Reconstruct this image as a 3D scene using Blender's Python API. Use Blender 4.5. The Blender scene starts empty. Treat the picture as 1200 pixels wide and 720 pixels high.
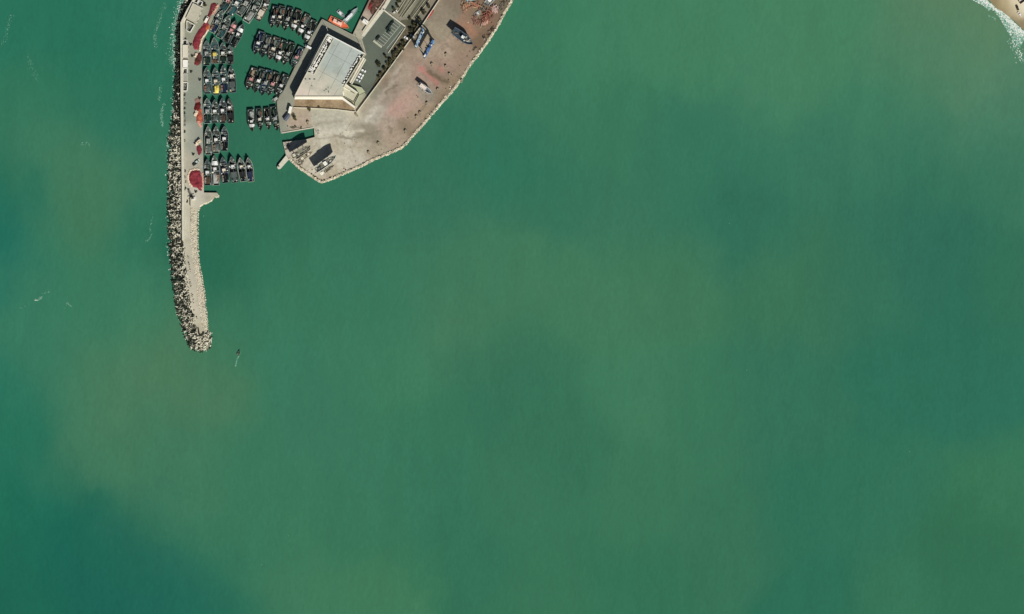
import bpy, bmesh, math, random
import numpy as np
from mathutils import Vector, Matrix, Euler, noise as mnoise

random.seed(11)
rng = np.random.default_rng(5)
S = 0.7                                   # metres per map unit (plan laid out on a 1200 x 720 survey grid)
def W(px, py, z=0.0):
    return Vector(((px - 600.0) * S, (360.0 - py) * S, z))

scene = bpy.context.scene
COL = scene.collection

# ------------------------------------------------------------------ camera, sky, sun
cam_d = bpy.data.cameras.new('camera'); cam = bpy.data.objects.new('camera', cam_d); COL.objects.link(cam)
CAM_H = 3000.0
cam.location = (0, 0, CAM_H); cam.rotation_euler = (0, 0, 0)
cam_d.sensor_width = 36.0; cam_d.lens = 36.0 * CAM_H / (1200 * S)
cam_d.clip_start = 100.0; cam_d.clip_end = 30000.0
scene.camera = cam

SUN_EL, SUN_AZ = math.radians(46), math.radians(150)     # azimuth clockwise from north (+Y)
world = bpy.data.worlds.new('World'); scene.world = world; world.use_nodes = True
wn = world.node_tree.nodes; wl = world.node_tree.links
sky = wn.new('ShaderNodeTexSky'); sky.sky_type = 'NISHITA'; sky.sun_disc = False
sky.sun_elevation = SUN_EL; sky.sun_rotation = SUN_AZ
wl.new(sky.outputs[0], wn['Background'].inputs[0]); wn['Background'].inputs[1].default_value = 0.036
sd = bpy.data.lights.new('sun', 'SUN'); sd.energy = 4.15; sd.angle = math.radians(0.5); sd.color = (1.0, 0.955, 0.88)
sun = bpy.data.objects.new('sun', sd); COL.objects.link(sun)
to_sun = Vector((math.sin(SUN_AZ) * math.cos(SUN_EL), math.cos(SUN_AZ) * math.cos(SUN_EL), math.sin(SUN_EL)))
sun.rotation_euler = to_sun.to_track_quat('Z', 'Y').to_euler()
sun.location = to_sun * 400
scene.view_settings.view_transform = 'Standard'; scene.view_settings.look = 'None'
scene.view_settings.exposure = 0.0; scene.view_settings.gamma = 1.0
scene.view_settings.use_curve_mapping = False
scene.cycles.max_bounces = 6

# ------------------------------------------------------------------ helpers
def lin(r, g, b):
    f = lambda c: (c / 255 / 12.92) if c / 255 <= 0.04045 else ((c / 255 + 0.055) / 1.055) ** 2.4
    return (f(r), f(g), f(b), 1.0)

MATS = {}
def mat(name, col, rough=0.8, var=0.25, scale=0.6, detail=5.0, bump=0.0, bscale=3.0, attr=None, objcol=False, spec=0.3, metal=0.0, stain=None, stain_scale=0.05, stain_amt=0.5):
    """procedural material: a base colour (fixed, per-object or a mesh tone attribute) broken up by noise, optional second stain colour"""
    if name in MATS: return MATS[name]
    m = bpy.data.materials.new(name); m.use_nodes = True
    n = m.node_tree.nodes; l = m.node_tree.links; p = n['Principled BSDF']
    p.inputs['Roughness'].default_value = rough; p.inputs['Specular IOR Level'].default_value = spec
    p.inputs['Metallic'].default_value = metal
    tc = n.new('ShaderNodeTexCoord')
    if attr:
        a = n.new('ShaderNodeAttribute'); a.attribute_name = attr; base = a.outputs['Color']
    elif objcol:
        a = n.new('ShaderNodeObjectInfo'); base = a.outputs['Color']
    else:
        a = n.new('ShaderNodeRGB'); a.outputs[0].default_value = col; base = a.outputs[0]
    geo = n.new('ShaderNodeNewGeometry')
    if stain:
        ns = n.new('ShaderNodeTexNoise'); ns.inputs['Scale'].default_value = stain_scale; ns.inputs['Detail'].default_value = 8
        ns.inputs['Roughness'].default_value = 0.65
        l.new(geo.outputs['Position'], ns.inputs['Vector'])
        rp = n.new('ShaderNodeMapRange'); rp.inputs[1].default_value = 0.45; rp.inputs[2].default_value = 0.68
        rp.inputs[3].default_value = 0; rp.inputs[4].default_value = stain_amt
        l.new(ns.outputs[0], rp.inputs[0])
        mx = n.new('ShaderNodeMix'); mx.data_type = 'RGBA'
        l.new(rp.outputs[0], mx.inputs[0]); l.new(base, mx.inputs[6]); mx.inputs[7].default_value = stain
        base = mx.outputs[2]
    if var > 0:
        nz = n.new('ShaderNodeTexNoise'); nz.inputs['Scale'].default_value = scale; nz.inputs['Detail'].default_value = detail
        nz.inputs['Roughness'].default_value = 0.7
        l.new(geo.outputs['Position'], nz.inputs['Vector'])
        r = n.new('ShaderNodeMapRange'); r.inputs[1].default_value = 0.25; r.inputs[2].default_value = 0.75
        r.inputs[3].default_value = 1 - var; r.inputs[4].default_value = 1 + var
        l.new(nz.outputs[0], r.inputs[0])
        v = n.new('ShaderNodeVectorMath'); v.operation = 'SCALE'
        l.new(base, v.inputs[0]); l.new(r.outputs[0], v.inputs['Scale']); base = v.outputs[0]
    l.new(base, p.inputs['Base Color'])
    if bump > 0:
        nb = n.new('ShaderNodeTexNoise'); nb.inputs['Scale'].default_value = bscale; nb.inputs['Detail'].default_value = 4
        l.new(geo.outputs['Position'], nb.inputs['Vector'])
        b = n.new('ShaderNodeBump'); b.inputs['Strength'].default_value = bump; b.inputs['Distance'].default_value = 0.4
        l.new(nb.outputs[0], b.inputs['Height']); l.new(b.outputs[0], p.inputs['Normal'])
    MATS[name] = m
    return m

class MB:
    """collects shapes and links them as ONE mesh object"""
    def __init__(s): s.v = []; s.f = []; s.m = []
    def add(s, verts, faces, mi=0):
        o = len(s.v); s.v.extend([tuple(v) for v in verts]); s.f.extend([tuple(i + o for i in f) for f in faces]); s.m.extend([mi] * len(faces))
    def box(s, c, d, rz=0.0, mi=0, taper=1.0, rx=0.0):
        x, y, z = d[0] / 2, d[1] / 2, d[2] / 2
        vs = [Vector((sx * x * (taper if sz > 0 else 1), sy * y * (taper if sz > 0 else 1), sz * z)) for sz in (-1, 1) for sx, sy in ((-1, -1), (1, -1), (1, 1), (-1, 1))]
        R = Matrix.Rotation(rz, 3, 'Z') @ Matrix.Rotation(rx, 3, 'X')
        s.add([R @ v + Vector(c) for v in vs], [(3, 2, 1, 0), (4, 5, 6, 7), (0, 1, 5, 4), (1, 2, 6, 5), (2, 3, 7, 6), (3, 0, 4, 7)], mi)
    def beam(s, a, b, w, h, mi=0):
        a = Vector(a); b = Vector(b); d = b - a; L = d.length
        q = d.to_track_quat('Y', 'Z').to_matrix()
        vs = [q @ Vector((sx * w / 2, yy, sz * h / 2)) + a for sz in (-1, 1) for sx, yy in ((-1, 0), (1, 0), (1, L), (-1, L))]
        s.add(vs, [(3, 2, 1, 0), (4, 5, 6, 7), (0, 1, 5, 4), (1, 2, 6, 5), (2, 3, 7, 6), (3, 0, 4, 7)], mi)
    def tube(s, a, b, r0, r1=None, n=8, mi=0):
        r1 = r0 if r1 is None else r1
        a = Vector(a); b = Vector(b); q = (b - a).to_track_quat('Z', 'Y').to_matrix()
        vs = []
        for p, r in ((a, r0), (b, r1)):
            for i in range(n):
                t = 2 * math.pi * i / n; vs.append(q @ Vector((r * math.cos(t), r * math.sin(t), 0)) + p)
        fs = [(i, (i + 1) % n, n + (i + 1) % n, n + i) for i in range(n)] + [tuple(range(n - 1, -1, -1)), tuple(range(n, 2 * n))]
        s.add(vs, fs, mi)
    def prism(s, poly, z0, z1, mi=0, side_mi=None):
        n = len(poly); ar = sum(poly[i][0] * poly[(i + 1) % n][1] - poly[(i + 1) % n][0] * poly[i][1] for i in range(n))
        if ar < 0: poly = poly[::-1]
        vs = [(p[0], p[1], z0) for p in poly] + [(p[0], p[1], z1) for p in poly]
        s.add(vs, [tuple(range(n, 2 * n)), tuple(range(n - 1, -1, -1))], mi)
        s.add(vs, [(i, (i + 1) % n, n + (i + 1) % n, n + i) for i in range(n)], mi if side_mi is None else side_mi)
    def sheet(s, poly, z, mi=0):
        n = len(poly); ar = sum(poly[i][0] * poly[(i + 1) % n][1] - poly[(i + 1) % n][0] * poly[i][1] for i in range(n))
        if ar < 0: poly = poly[::-1]
        s.add([(p[0], p[1], z) for p in poly], [tuple(range(n))], mi)
    def rock(s, c, r, mi=0, flat=0.75):
        c = Vector(c); R = Euler([random.uniform(0, 6.28) for _ in range(3)]).to_matrix()
        vs = []
        for v in ICO_V:
            w = R @ (Vector(v) * r * random.uniform(0.75, 1.2)); vs.append((w.x + c.x, w.y + c.y, w.z * flat + c.z))
        s.add(vs, ICO_F, mi)
    def build(s, name, mats, parent=None, loc=None, smooth=False, col=None):
        me = bpy.data.meshes.new(name); me.from_pydata(s.v, [], s.f)
        if not isinstance(mats, (list, tuple)): mats = [mats]
        for m in mats: me.materials.append(m)
        if len(mats) > 1: me.polygons.foreach_set('material_index', s.m)
        if smooth: me.polygons.foreach_set('use_smooth', [True] * len(s.f))
        me.validate(); me.update()
        o = bpy.data.objects.new(name, me); COL.objects.link(o)
        if parent: o.parent = parent
        if loc is not None: o.location = loc
        if col: o.color = col
        return o

_b = bmesh.new(); bmesh.ops.create_icosphere(_b, subdivisions=1, radius=1.0)
ICO_V = [v.co.copy() for v in _b.verts]; ICO_F = [tuple(v.index for v in f.verts) for f in _b.faces]; _b.free()

LABELS = {}
def tag(o, label=None, cat=None, group=None, kind=None):
    if label:
        nw = len(label.replace('-', ' ').split())
        if not 4 <= nw <= 16: print('LABEL LENGTH', nw, label)
        if label in LABELS and LABELS[label] != (group or '?'): print('DUP LABEL', label)
        LABELS[label] = group or '!'
        o['label'] = label
    if cat: o['category'] = cat
    if group: o['group'] = group
    if kind: o['kind'] = kind
    return o
def empty(name, loc, rz=0.0):
    o = bpy.data.objects.new(name, None); COL.objects.link(o); o.location = loc; o.rotation_euler = (0, 0, rz); o.empty_display_size = 1.0
    return o
def copy_tree(o, parent=None):
    c = o.copy(); COL.objects.link(c); c.parent = parent
    for ch in list(o.children): copy_tree(ch, c)
    return c
def wp(poly, org=None):
    """map polygon -> world xy, optionally relative to an origin"""
    out = [W(x, y) for x, y in poly]
    if org is not None: out = [p - Vector((org[0], org[1], 0)) for p in out]
    return [(p.x, p.y) for p in out]
def inside(p, poly):
    x, y = p; c = False; j = len(poly) - 1
    for i in range(len(poly)):
        xi, yi = poly[i]; xj, yj = poly[j]
        if (yi > y) != (yj > y) and x < (xj - xi) * (y - yi) / (yj - yi + 1e-12) + xi: c = not c
        j = i
    return c
def dist_line(p, line):
    p = np.array(p); best = 1e9
    for a, b in zip(line[:-1], line[1:]):
        a = np.array(a); b = np.array(b); d = b - a; t = np.clip(np.dot(p - a, d) / (np.dot(d, d) + 1e-9), 0, 1)
        best = min(best, float(np.linalg.norm(p - a - t * d)))
    return best
def walk(line, step):
    out = []
    for a, b in zip(line[:-1], line[1:]):
        L = math.dist(a, b); n = max(1, int(L / step))
        for i in range(n):
            t = i / n; out.append((a[0] + (b[0] - a[0]) * t, a[1] + (b[1] - a[1]) * t, (b[0] - a[0]) / L, (b[1] - a[1]) / L))
    return out
def tone_field(pts, sigma):
    P = np.array([(a, b) for a, b, *_ in pts], float); C = np.array([lin(*c)[:3] for _, _, c in pts])
    def f(xy):
        xy = np.asarray(xy, float); d2 = ((xy[:, None, :] - P[None]) ** 2).sum(2)
        d2 = d2 - d2.min(1, keepdims=True)
        w = np.exp(-d2 / (2 * sigma ** 2)); return (w[..., None] * C[None]).sum(1) / w.sum(1)[:, None]
    return f
def set_tone(me, field):
    n = len(me.vertices); co = np.empty(n * 3); me.vertices.foreach_get('co', co); co = co.reshape(-1, 3)
    px = np.stack([co[:, 0] / S + 600, 360 - co[:, 1] / S], 1)
    c = np.ones((n, 4)); 
    for i in range(0, n, 4000): c[i:i + 4000, :3] = field(px[i:i + 4000])
    at = me.color_attributes.new('tone', 'FLOAT_COLOR', 'POINT'); at.data.foreach_set('color', c.ravel())
def toned_sheet(name, poly, z, m, field, cell=3.0):
    """flat sheet cut into a fine grid so that its tone attribute can vary across it"""
    bm = bmesh.new(); q = wp(poly)
    ar = sum(q[i][0] * q[(i + 1) % len(q)][1] - q[(i + 1) % len(q)][0] * q[i][1] for i in range(len(q)))
    if ar < 0: q = q[::-1]
    bm.faces.new([bm.verts.new((x, y, z)) for x, y in q])
    xs = [p[0] for p in q]; ys = [p[1] for p in q]; st = cell * S
    for ax, lo, hi in ((0, min(xs), max(xs)), (1, min(ys), max(ys))):
        t = lo + st
        while t < hi:
            no = (1, 0, 0) if ax == 0 else (0, 1, 0); co = (t, 0, 0) if ax == 0 else (0, t, 0)
            bmesh.ops.bisect_plane(bm, geom=bm.verts[:] + bm.edges[:] + bm.faces[:], plane_co=co, plane_no=no)
            t += st
    me = bpy.data.meshes.new(name); bm.to_mesh(me); bm.free(); me.materials.append(m); set_tone(me, field)
    o = bpy.data.objects.new(name, me); COL.objects.link(o); return o

# ------------------------------------------------------------------ WATER
water_pts = [
 (20,20,(42,112,90)),(100,70,(40,110,88)),(175,40,(46,114,92)),(190,90,(44,112,88)),(60,120,(50,116,90)),(140,130,(46,112,90)),
 (60,180,(62,121,94)),(105,205,(72,120,90)),(85,255,(68,120,90)),(150,190,(52,116,92)),(175,240,(48,114,90)),(15,230,(40,108,86)),(8,262,(30,108,92)),(0,300,(30,106,94)),(45,300,(58,120,92)),
 (30,345,(56,120,95)),(50,400,(60,121,95)),(100,330,(56,119,92)),(150,370,(60,121,94)),(190,410,(74,121,90)),(232,432,(72,120,90)),(100,450,(66,121,92)),(130,462,(74,121,92)),(60,440,(58,119,93)),(25,440,(40,112,92)),
 (20,520,(38,110,88)),(50,560,(32,106,86)),(60,610,(28,101,84)),(100,680,(28,98,85)),(200,700,(30,99,86)),(20,700,(30,101,82)),(140,640,(30,100,84)),(0,600,(34,107,84)),(240,716,(36,104,86)),
 (100,520,(66,120,92)),(150,540,(64,119,91)),(210,560,(66,119,92)),(215,600,(64,120,91)),(265,630,(58,118,90)),(330,690,(62,119,90)),(180,600,(52,114,90)),(260,680,(44,110,88)),
 (300,560,(58,117,90)),(400,610,(56,115,88)),(480,450,(62,122,92)),(440,700,(63,120,88)),(370,480,(58,117,92)),(330,420,(56,118,92)),(430,540,(58,118,92)),
 (300,70,(46,106,82)),(350,5,(45,105,82)),(395,38,(44,103,80)),(425,8,(42,100,76)),(290,130,(48,107,84)),(320,170,(50,108,86)),(300,170,(48,107,84)),
 (260,250,(50,108,82)),(250,295,(34,99,80)),(262,320,(42,106,82)),(300,300,(52,112,86)),(340,340,(57,117,90)),(290,230,(50,110,85)),(270,390,(58,116,90)),
 (420,240,(50,111,87)),(500,240,(54,113,90)),(560,300,(62,117,90)),(600,360,(67,120,90)),(500,330,(60,117,90)),(420,320,(56,116,90)),(440,400,(60,119,92)),(535,390,(70,120,92)),
 (580,430,(53,111,86)),(550,480,(52,111,86)),(620,410,(55,113,87)),(500,520,(54,114,88)),
 (700,40,(64,124,94)),(700,150,(58,117,90)),(620,100,(60,119,92)),(590,180,(50,113,90)),(640,30,(58,120,92)),(650,230,(52,112,88)),(720,260,(58,115,90)),
 (820,40,(66,125,94)),(850,160,(54,115,92)),(900,90,(68,126,96)),(860,260,(49,109,89)),(780,220,(54,114,90)),(960,40,(68,126,94)),
 (1000,200,(56,115,92)),(1060,60,(78,127,96)),(1110,60,(80,126,98)),(1150,60,(84,127,98)),(1180,90,(84,128,102)),(1135,18,(92,126,95)),(1020,120,(62,121,94)),(1100,130,(64,122,96)),
 (1050,250,(48,107,88)),(1100,300,(47,107,89)),(1000,330,(52,110,88)),(940,330,(58,114,86)),(1080,430,(46,109,88)),(1170,450,(46,110,90)),(1180,340,(50,109,86)),(1120,380,(46,108,88)),
 (740,450,(63,121,92)),(700,360,(66,120,90)),(780,330,(64,118,88)),(760,590,(58,116,88)),(830,480,(58,116,88)),(900,480,(52,111,88)),(960,600,(48,111,88)),(970,700,(44,108,86)),(1120,640,(50,108,80)),(1180,580,(56,116,86)),(1050,600,(50,112,88)),(1050,700,(54,114,86)),(1140,710,(50,110,84)),
 (850,650,(54,112,86)),(740,680,(51,112,85)),(600,600,(57,115,88)),(560,650,(50,111,86)),(650,520,(54,112,86)),(640,690,(56,114,86)),(1180,200,(56,114,90)),(1100,210,(54,113,90)),(1190,140,(70,123,98))]
def water():
    xs = np.concatenate([[-9000, -4000, -1500, -700], np.arange(-450, 451, 4.2), [700, 1500, 4000, 9000]])
    ys = np.concatenate([[-9000, -4000, -1500, -600], np.arange(-290, 291, 4.2), [600, 1500, 4000, 9000]])
    X, Y = np.meshgrid(xs, ys); nx, ny = len(xs), len(ys)
    v = np.stack([X.ravel(), Y.ravel(), np.zeros(nx * ny)], 1)
    f = [(j * nx + i, j * nx + i + 1, (j + 1) * nx + i + 1, (j + 1) * nx + i) for j in range(ny - 1) for i in range(nx - 1)]
    me = bpy.data.meshes.new('sea'); me.from_pydata(v.tolist(), [], f); wf = tone_field(water_pts, 33.0)
    def warped(xy):                                   # currents fray the edges of the silt plumes
        q = np.array([[p[0] + 26 * mnoise.noise((p[0] * .012, p[1] * .012, 1)) + 13 * mnoise.noise((p[0] * .035, p[1] * .03, 2)) + 7 * mnoise.noise((p[0] * .09, p[1] * .08, 3)),
                       p[1] + 26 * mnoise.noise((p[0] * .012, p[1] * .012, 5)) + 13 * mnoise.noise((p[0] * .035, p[1] * .03, 6)) + 7 * mnoise.noise((p[0] * .09, p[1] * .08, 7))] for p in xy])
        keep = (xy[:, 0] > 200) & (xy[:, 0] < 440) & (xy[:, 1] < 340); q[keep] = xy[keep]
        return wf(q) * np.array([.985, 1.01, 1.01])
    set_tone(me, warped)
    m = bpy.data.materials.new('sea_water'); m.use_nodes = True
    n = m.node_tree.nodes; l = m.node_tree.links; p = n['Principled BSDF']
    p.inputs['Roughness'].default_value = 0.22; p.inputs['IOR'].default_value = 1.33; p.inputs['Specular IOR Level'].default_value = 0.4
    geo = n.new('ShaderNodeNewGeometry'); at = n.new('ShaderNodeAttribute'); at.attribute_name = 'tone'
    def noise(scale, detail, stretch=None, rough=0.55, dist=0.0):
        t = n.new('ShaderNodeTexNoise'); t.inputs['Scale'].default_value = scale; t.inputs['Detail'].default_value = detail
        t.inputs['Roughness'].default_value = rough; t.inputs['Distortion'].default_value = dist
        if stretch:
            mp = n.new('ShaderNodeMapping'); mp.inputs['Rotation'].default_value = (0, 0, stretch[0]); mp.inputs['Scale'].default_value = (stretch[1], stretch[2], 1)
            l.new(geo.outputs['Position'], mp.inputs[0]); l.new(mp.outputs[0], t.inputs['Vector'])
        else: l.new(geo.outputs['Position'], t.inputs['Vector'])
        return t.outputs[0]
    def rng_(x, lo, hi, a, b):
        r = n.new('ShaderNodeMapRange'); r.inputs[1].default_value = lo; r.inputs[2].default_value = hi; r.inputs[3].default_value = a; r.inputs[4].default_value = b
        l.new(x, r.inputs[0]); return r.outputs[0]
    # drifting sediment: a browner, paler suspension in ragged patches
    sed = rng_(noise(0.013, 7, (0.5, 1, 0.6), 0.6, 1.2), 0.42, 0.72, 0.0, 0.26)
    mx = n.new('ShaderNodeMix'); mx.data_type = 'RGBA'; l.new(sed, mx.inputs[0]); l.new(at.outputs['Color'], mx.inputs[6])
    sc = n.new('ShaderNodeVectorMath'); sc.operation = 'MULTIPLY'; l.new(at.outputs['Color'], sc.inputs[0]); sc.inputs[1].default_value = (1.2, 1.03, 0.98)
    l.new(sc.outputs[0], mx.inputs[7])
    streak = rng_(noise(0.09, 6, (2.2, 1.0, 0.45), 0.65, 0.8), 0.3, 0.7, 0.96, 1.04)
    fine = rng_(noise(0.4, 3, (2.3, 1.0, 0.5), 0.6), 0.3, 0.7, 0.955, 1.045)
    wind = rng_(noise(0.035, 5, (2.5, 1.0, 0.16), 0.6, 0.5), 0.3, 0.7, 0.965, 1.035)
    mw = n.new('ShaderNodeMath'); mw.operation = 'MULTIPLY'; l.new(streak, mw.inputs[0]); l.new(wind, mw.inputs[1])
    mu = n.new('ShaderNodeMath'); mu.operation = 'MULTIPLY'; l.new(mw.outputs[0], mu.inputs[0]); l.new(fine, mu.inputs[1])
    v2 = n.new('ShaderNodeVectorMath'); v2.operation = 'SCALE'; l.new(mx.outputs[2], v2.inputs[0]); l.new(mu.outputs[0], v2.inputs['Scale'])
    l.new(v2.outputs[0], p.inputs['Base Color'])
    b = n.new('ShaderNodeBump'); b.inputs['Strength'].default_value = 0.26; b.inputs['Distance'].default_value = 0.5
    l.new(noise(0.35, 5, (2.25, 1.0, 0.4), 0.6, 0.4), b.inputs['Height']); l.new(b.outputs[0], p.inputs['Normal'])
    me.materials.append(m)
    o = bpy.data.objects.new('sea', me); COL.objects.link(o)
    tag(o, 'wide green sea and harbour water clouded with drifting silt', 'sea', kind='structure')
water()

# ------------------------------------------------------------------ GROUND: mole, causeway, port land, beach
M_quaywall = mat('quay_wall_concrete', lin(120, 118, 104), 0.9, 0.3, 0.5)
M_ground = mat('port_ground', None, 0.95, 0.18, 0.4, 9, bump=0.25, bscale=1.2, attr='tone', stain=lin(118, 108, 90), stain_scale=0.3, stain_amt=0.34)
M_quay = mat('quay_paving', None, 0.9, 0.10, 0.5, 8, attr='tone', stain=lin(120, 122, 108), stain_scale=0.12, stain_amt=0.3)
M_conc = mat('pale_concrete', lin(205, 202, 184), 0.9, 0.14, 0.4, 7)
M_cream = mat('cream_render', lin(214, 209, 190), 0.9, 0.10, 0.4, 6)
M_white = mat('white_paint', lin(236, 234, 224), 0.6, 0.06, 0.5)
M_grey = mat('grey_metal', lin(120, 124, 120), 0.6, 0.2, 0.8)
M_dark = mat('dark_recess', lin(40, 44, 40), 0.9, 0.3, 0.8)
M_asph = mat('asphalt', lin(97, 106, 94), 0.95, 0.09, 0.4, 8, stain=lin(84, 88, 80), stain_scale=0.08, stain_amt=0.6)
M_earth = mat('dry_earth', lin(150, 132, 106), 0.97, 0.3, 0.7, 8, stain=lin(104, 84, 62), stain_scale=0.11, stain_amt=0.9)
M_line = mat('road_paint', lin(196, 200, 186), 0.8, 0.15, 0.8)
M_glass = mat('window_glass', lin(30, 38, 44), 0.15, 0.1, 1.0, spec=0.6)
M_rubber = mat('black_rubber', lin(30, 30, 30), 0.85, 0.2, 2.0)
M_paint = mat('painted_wood', None, 0.55, 0.36, 0.9, 6, objcol=True, spec=0.35)
M_net = mat('fishing_net', None, 0.95, 0.62, 0.3, 9, objcol=True, bump=0.9, bscale=2.2, spec=0.1)
M_roofobj = mat('roof_finish', None, 0.85, 0.12, 0.5, 7, objcol=True)
M_carpaint = mat('car_paint', None, 0.3, 0.04, 1.0, objcol=True, spec=0.5)

mole_out = [(253,-40),(228,0),(220,12),(212,27),(212,60),(212.3,130),(213,180),(213.8,220),(214,280),(215,290),(218,310),(221,335),(224,360),(228,376),(231,393)]
mole_in = [(284,-40),(261,0),(258,10),(252.5,17.5),(248,27),(245,36),(241,43),(238,50),(236.6,60),(237,80),(237.5,120),(238.5,190),(239.2,226)]
quay_tone = tone_field([(240,5,(146,148,130)),(232,40,(140,144,126)),(222,60,(150,150,134)),(228,90,(140,144,130)),(226,110,(138,146,132)),(228,130,(136,144,130)),(226,160,(142,148,136)),(230,175,(152,156,142)),
   (222,190,(176,172,154)),(232,195,(165,162,148)),(220,215,(180,176,158)),(232,224,(190,188,174)),(218,235,(192,188,170)),(228,238,(190,186,168)),(246,229,(176,172,152)),(236,8,(150,152,136)),(216,160,(178,178,162))], 7)
# west mole: a solid quay with a paved top
mb = MB(); west = mole_out[:9] + [(223.2,280),(223,243)] + [(233,246),(233.6,242.6),(236,240),(240,238.2),(245,236.6),(248.4,233.8),(251,231.4),(255,230.4),(256.4,228.5),(254.6,226.2),(239.2,226)] + mole_in[::-1][1:]
west = [(x, y) for x, y in west]
mb.prism(wp(west), -3, 2.15); o = mb.build('quay', M_quaywall); tag(o, 'west fishing quay standing along the seaward breakwater wall', 'quay', kind='structure')
o = toned_sheet('quay_pavement', west, 2.2, M_quay, quay_tone, 2.0); tag(o, 'grey green concrete pavement of the west fishing quay', 'pavement', kind='structure')
# south end of the mole
cause = [(213.9,279),(215,290),(218,310),(221,335),(224,360),(228,376),(231,393),(236,396.5),(241,395),(243.2,386),(240.2,360),(239,345),(236.5,330),(233.4,315),(231.6,300),(230.8,288),(231,250),(233.2,244),(223.2,243),(223.2,279)]
mb = MB(); mb.prism(wp(cause), -3, 1.5); o = mb.build('breakwater_core', M_quaywall); tag(o, 'long narrow rubble breakwater core south of the quay', 'breakwater', kind='structure')
ct = tone_field([(226,250,(184,180,160)),(220,285,(190,186,168)),(222,300,(182,178,158)),(226,320,(186,182,164)),(230,345,(182,180,162)),(229,355,(200,194,174)),(234,370,(190,186,166)),(236,388,(176,172,150)),(232,385,(186,180,158)),(236,350,(196,184,164)),(228,270,(188,182,158))], 8)
o = toned_sheet('breakwater_track', cause, 1.55, M_quay, ct, 2.0); tag(o, 'cream concrete track running along the top of the breakwater', 'track', kind='structure')

land = [(455,-40),(433,0),(413.4,41),(377.5,22.5),(349,72),(336,99),(329,110),(324.5,120),(326,137),(328.5,153),(329.5,157),(368,150.5),(369,161),(359.5,163.5),(331.7,167),(335,181),(339,187),(350,197),(362,205),(372,212),(377,214.3),(385,212),(400,205.5),(420,197),(440,187),(460,179),(470,174.5),(477,168.5),(486,157.5),(495,148),(504,137.5),(515,124.5),(526,112.5),(535,101.5),(544,88.5),(551,77.5),(561,64.5),(574,46.5),(584,30.5),(593,13.5),(601,0),(626,-40)]
mb = MB(); mb.prism(wp(land), -3, 2.15); o = mb.build('port_quay', M_quaywall); tag(o, 'reclaimed port land with straight quay edges and a slipway notch', 'quay', kind='structure')
yard_pts = [(330,150,(150,152,138)),(345,138,(172,160,140)),(350,146,(176,160,142)),(332,125,(142,142,126)),(345,100,(140,140,124)),(360,72,(142,142,128)),(375,40,(150,148,134)),(395,40,(156,154,140)),(410,48,(150,148,132)),(425,35,(172,166,146)),(435,25,(178,164,148)),(442,8,(140,112,100)),(420,42,(176,172,152)),
 (380,140,(180,178,160)),(400,138,(180,178,162)),(415,138,(192,186,166)),(430,125,(164,156,138)),(440,132,(178,172,158)),(420,152,(150,144,126)),(432,160,(146,138,120)),(405,156,(202,200,182)),(380,160,(200,196,178)),(395,168,(178,170,150)),(365,165,(186,180,160)),(400,185,(196,190,172)),(370,195,(198,192,174)),(425,170,(180,172,152)),(440,180,(166,156,136)),(420,188,(192,186,168)),(350,190,(186,178,160)),(340,172,(186,180,164)),(385,205,(180,170,148)),
 (450,112,(158,144,130)),(462,92,(160,146,130)),(470,80,(164,150,132)),(478,62,(158,140,122)),(455,145,(172,156,140)),(470,130,(178,150,136)),(485,118,(174,152,136)),(465,160,(168,152,132)),(485,140,(160,142,122)),(500,60,(166,150,130)),(510,75,(158,138,120)),(495,82,(160,138,124)),(505,93,(160,140,126)),(512,97,(156,136,120)),(520,90,(136,120,102)),(512,84,(144,126,108)),(518,80,(160,136,122)),(525,60,(176,158,140)),(512,40,(152,142,122)),(520,15,(142,132,114)),(535,60,(150,132,112)),(545,70,(150,130,112)),(505,10,(136,126,110)),(530,5,(128,116,100)),(550,32,(150,122,102)),(560,25,(130,112,92)),(575,22,(128,104,86)),(590,5,(112,102,84)),(568,45,(120,100,80)),(475,148,(138,124,104)),(500,110,(150,142,128)),(440,100,(150,140,122)),(452,98,(128,114,96)),(530,100,(150,132,110)),(515,112,(140,124,104)),(500,130,(158,140,118)),
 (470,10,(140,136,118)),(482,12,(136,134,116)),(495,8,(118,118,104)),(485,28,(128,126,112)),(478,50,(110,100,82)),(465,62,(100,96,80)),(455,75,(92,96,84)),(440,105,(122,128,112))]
yt0 = tone_field(yard_pts, 5.5)
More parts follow.
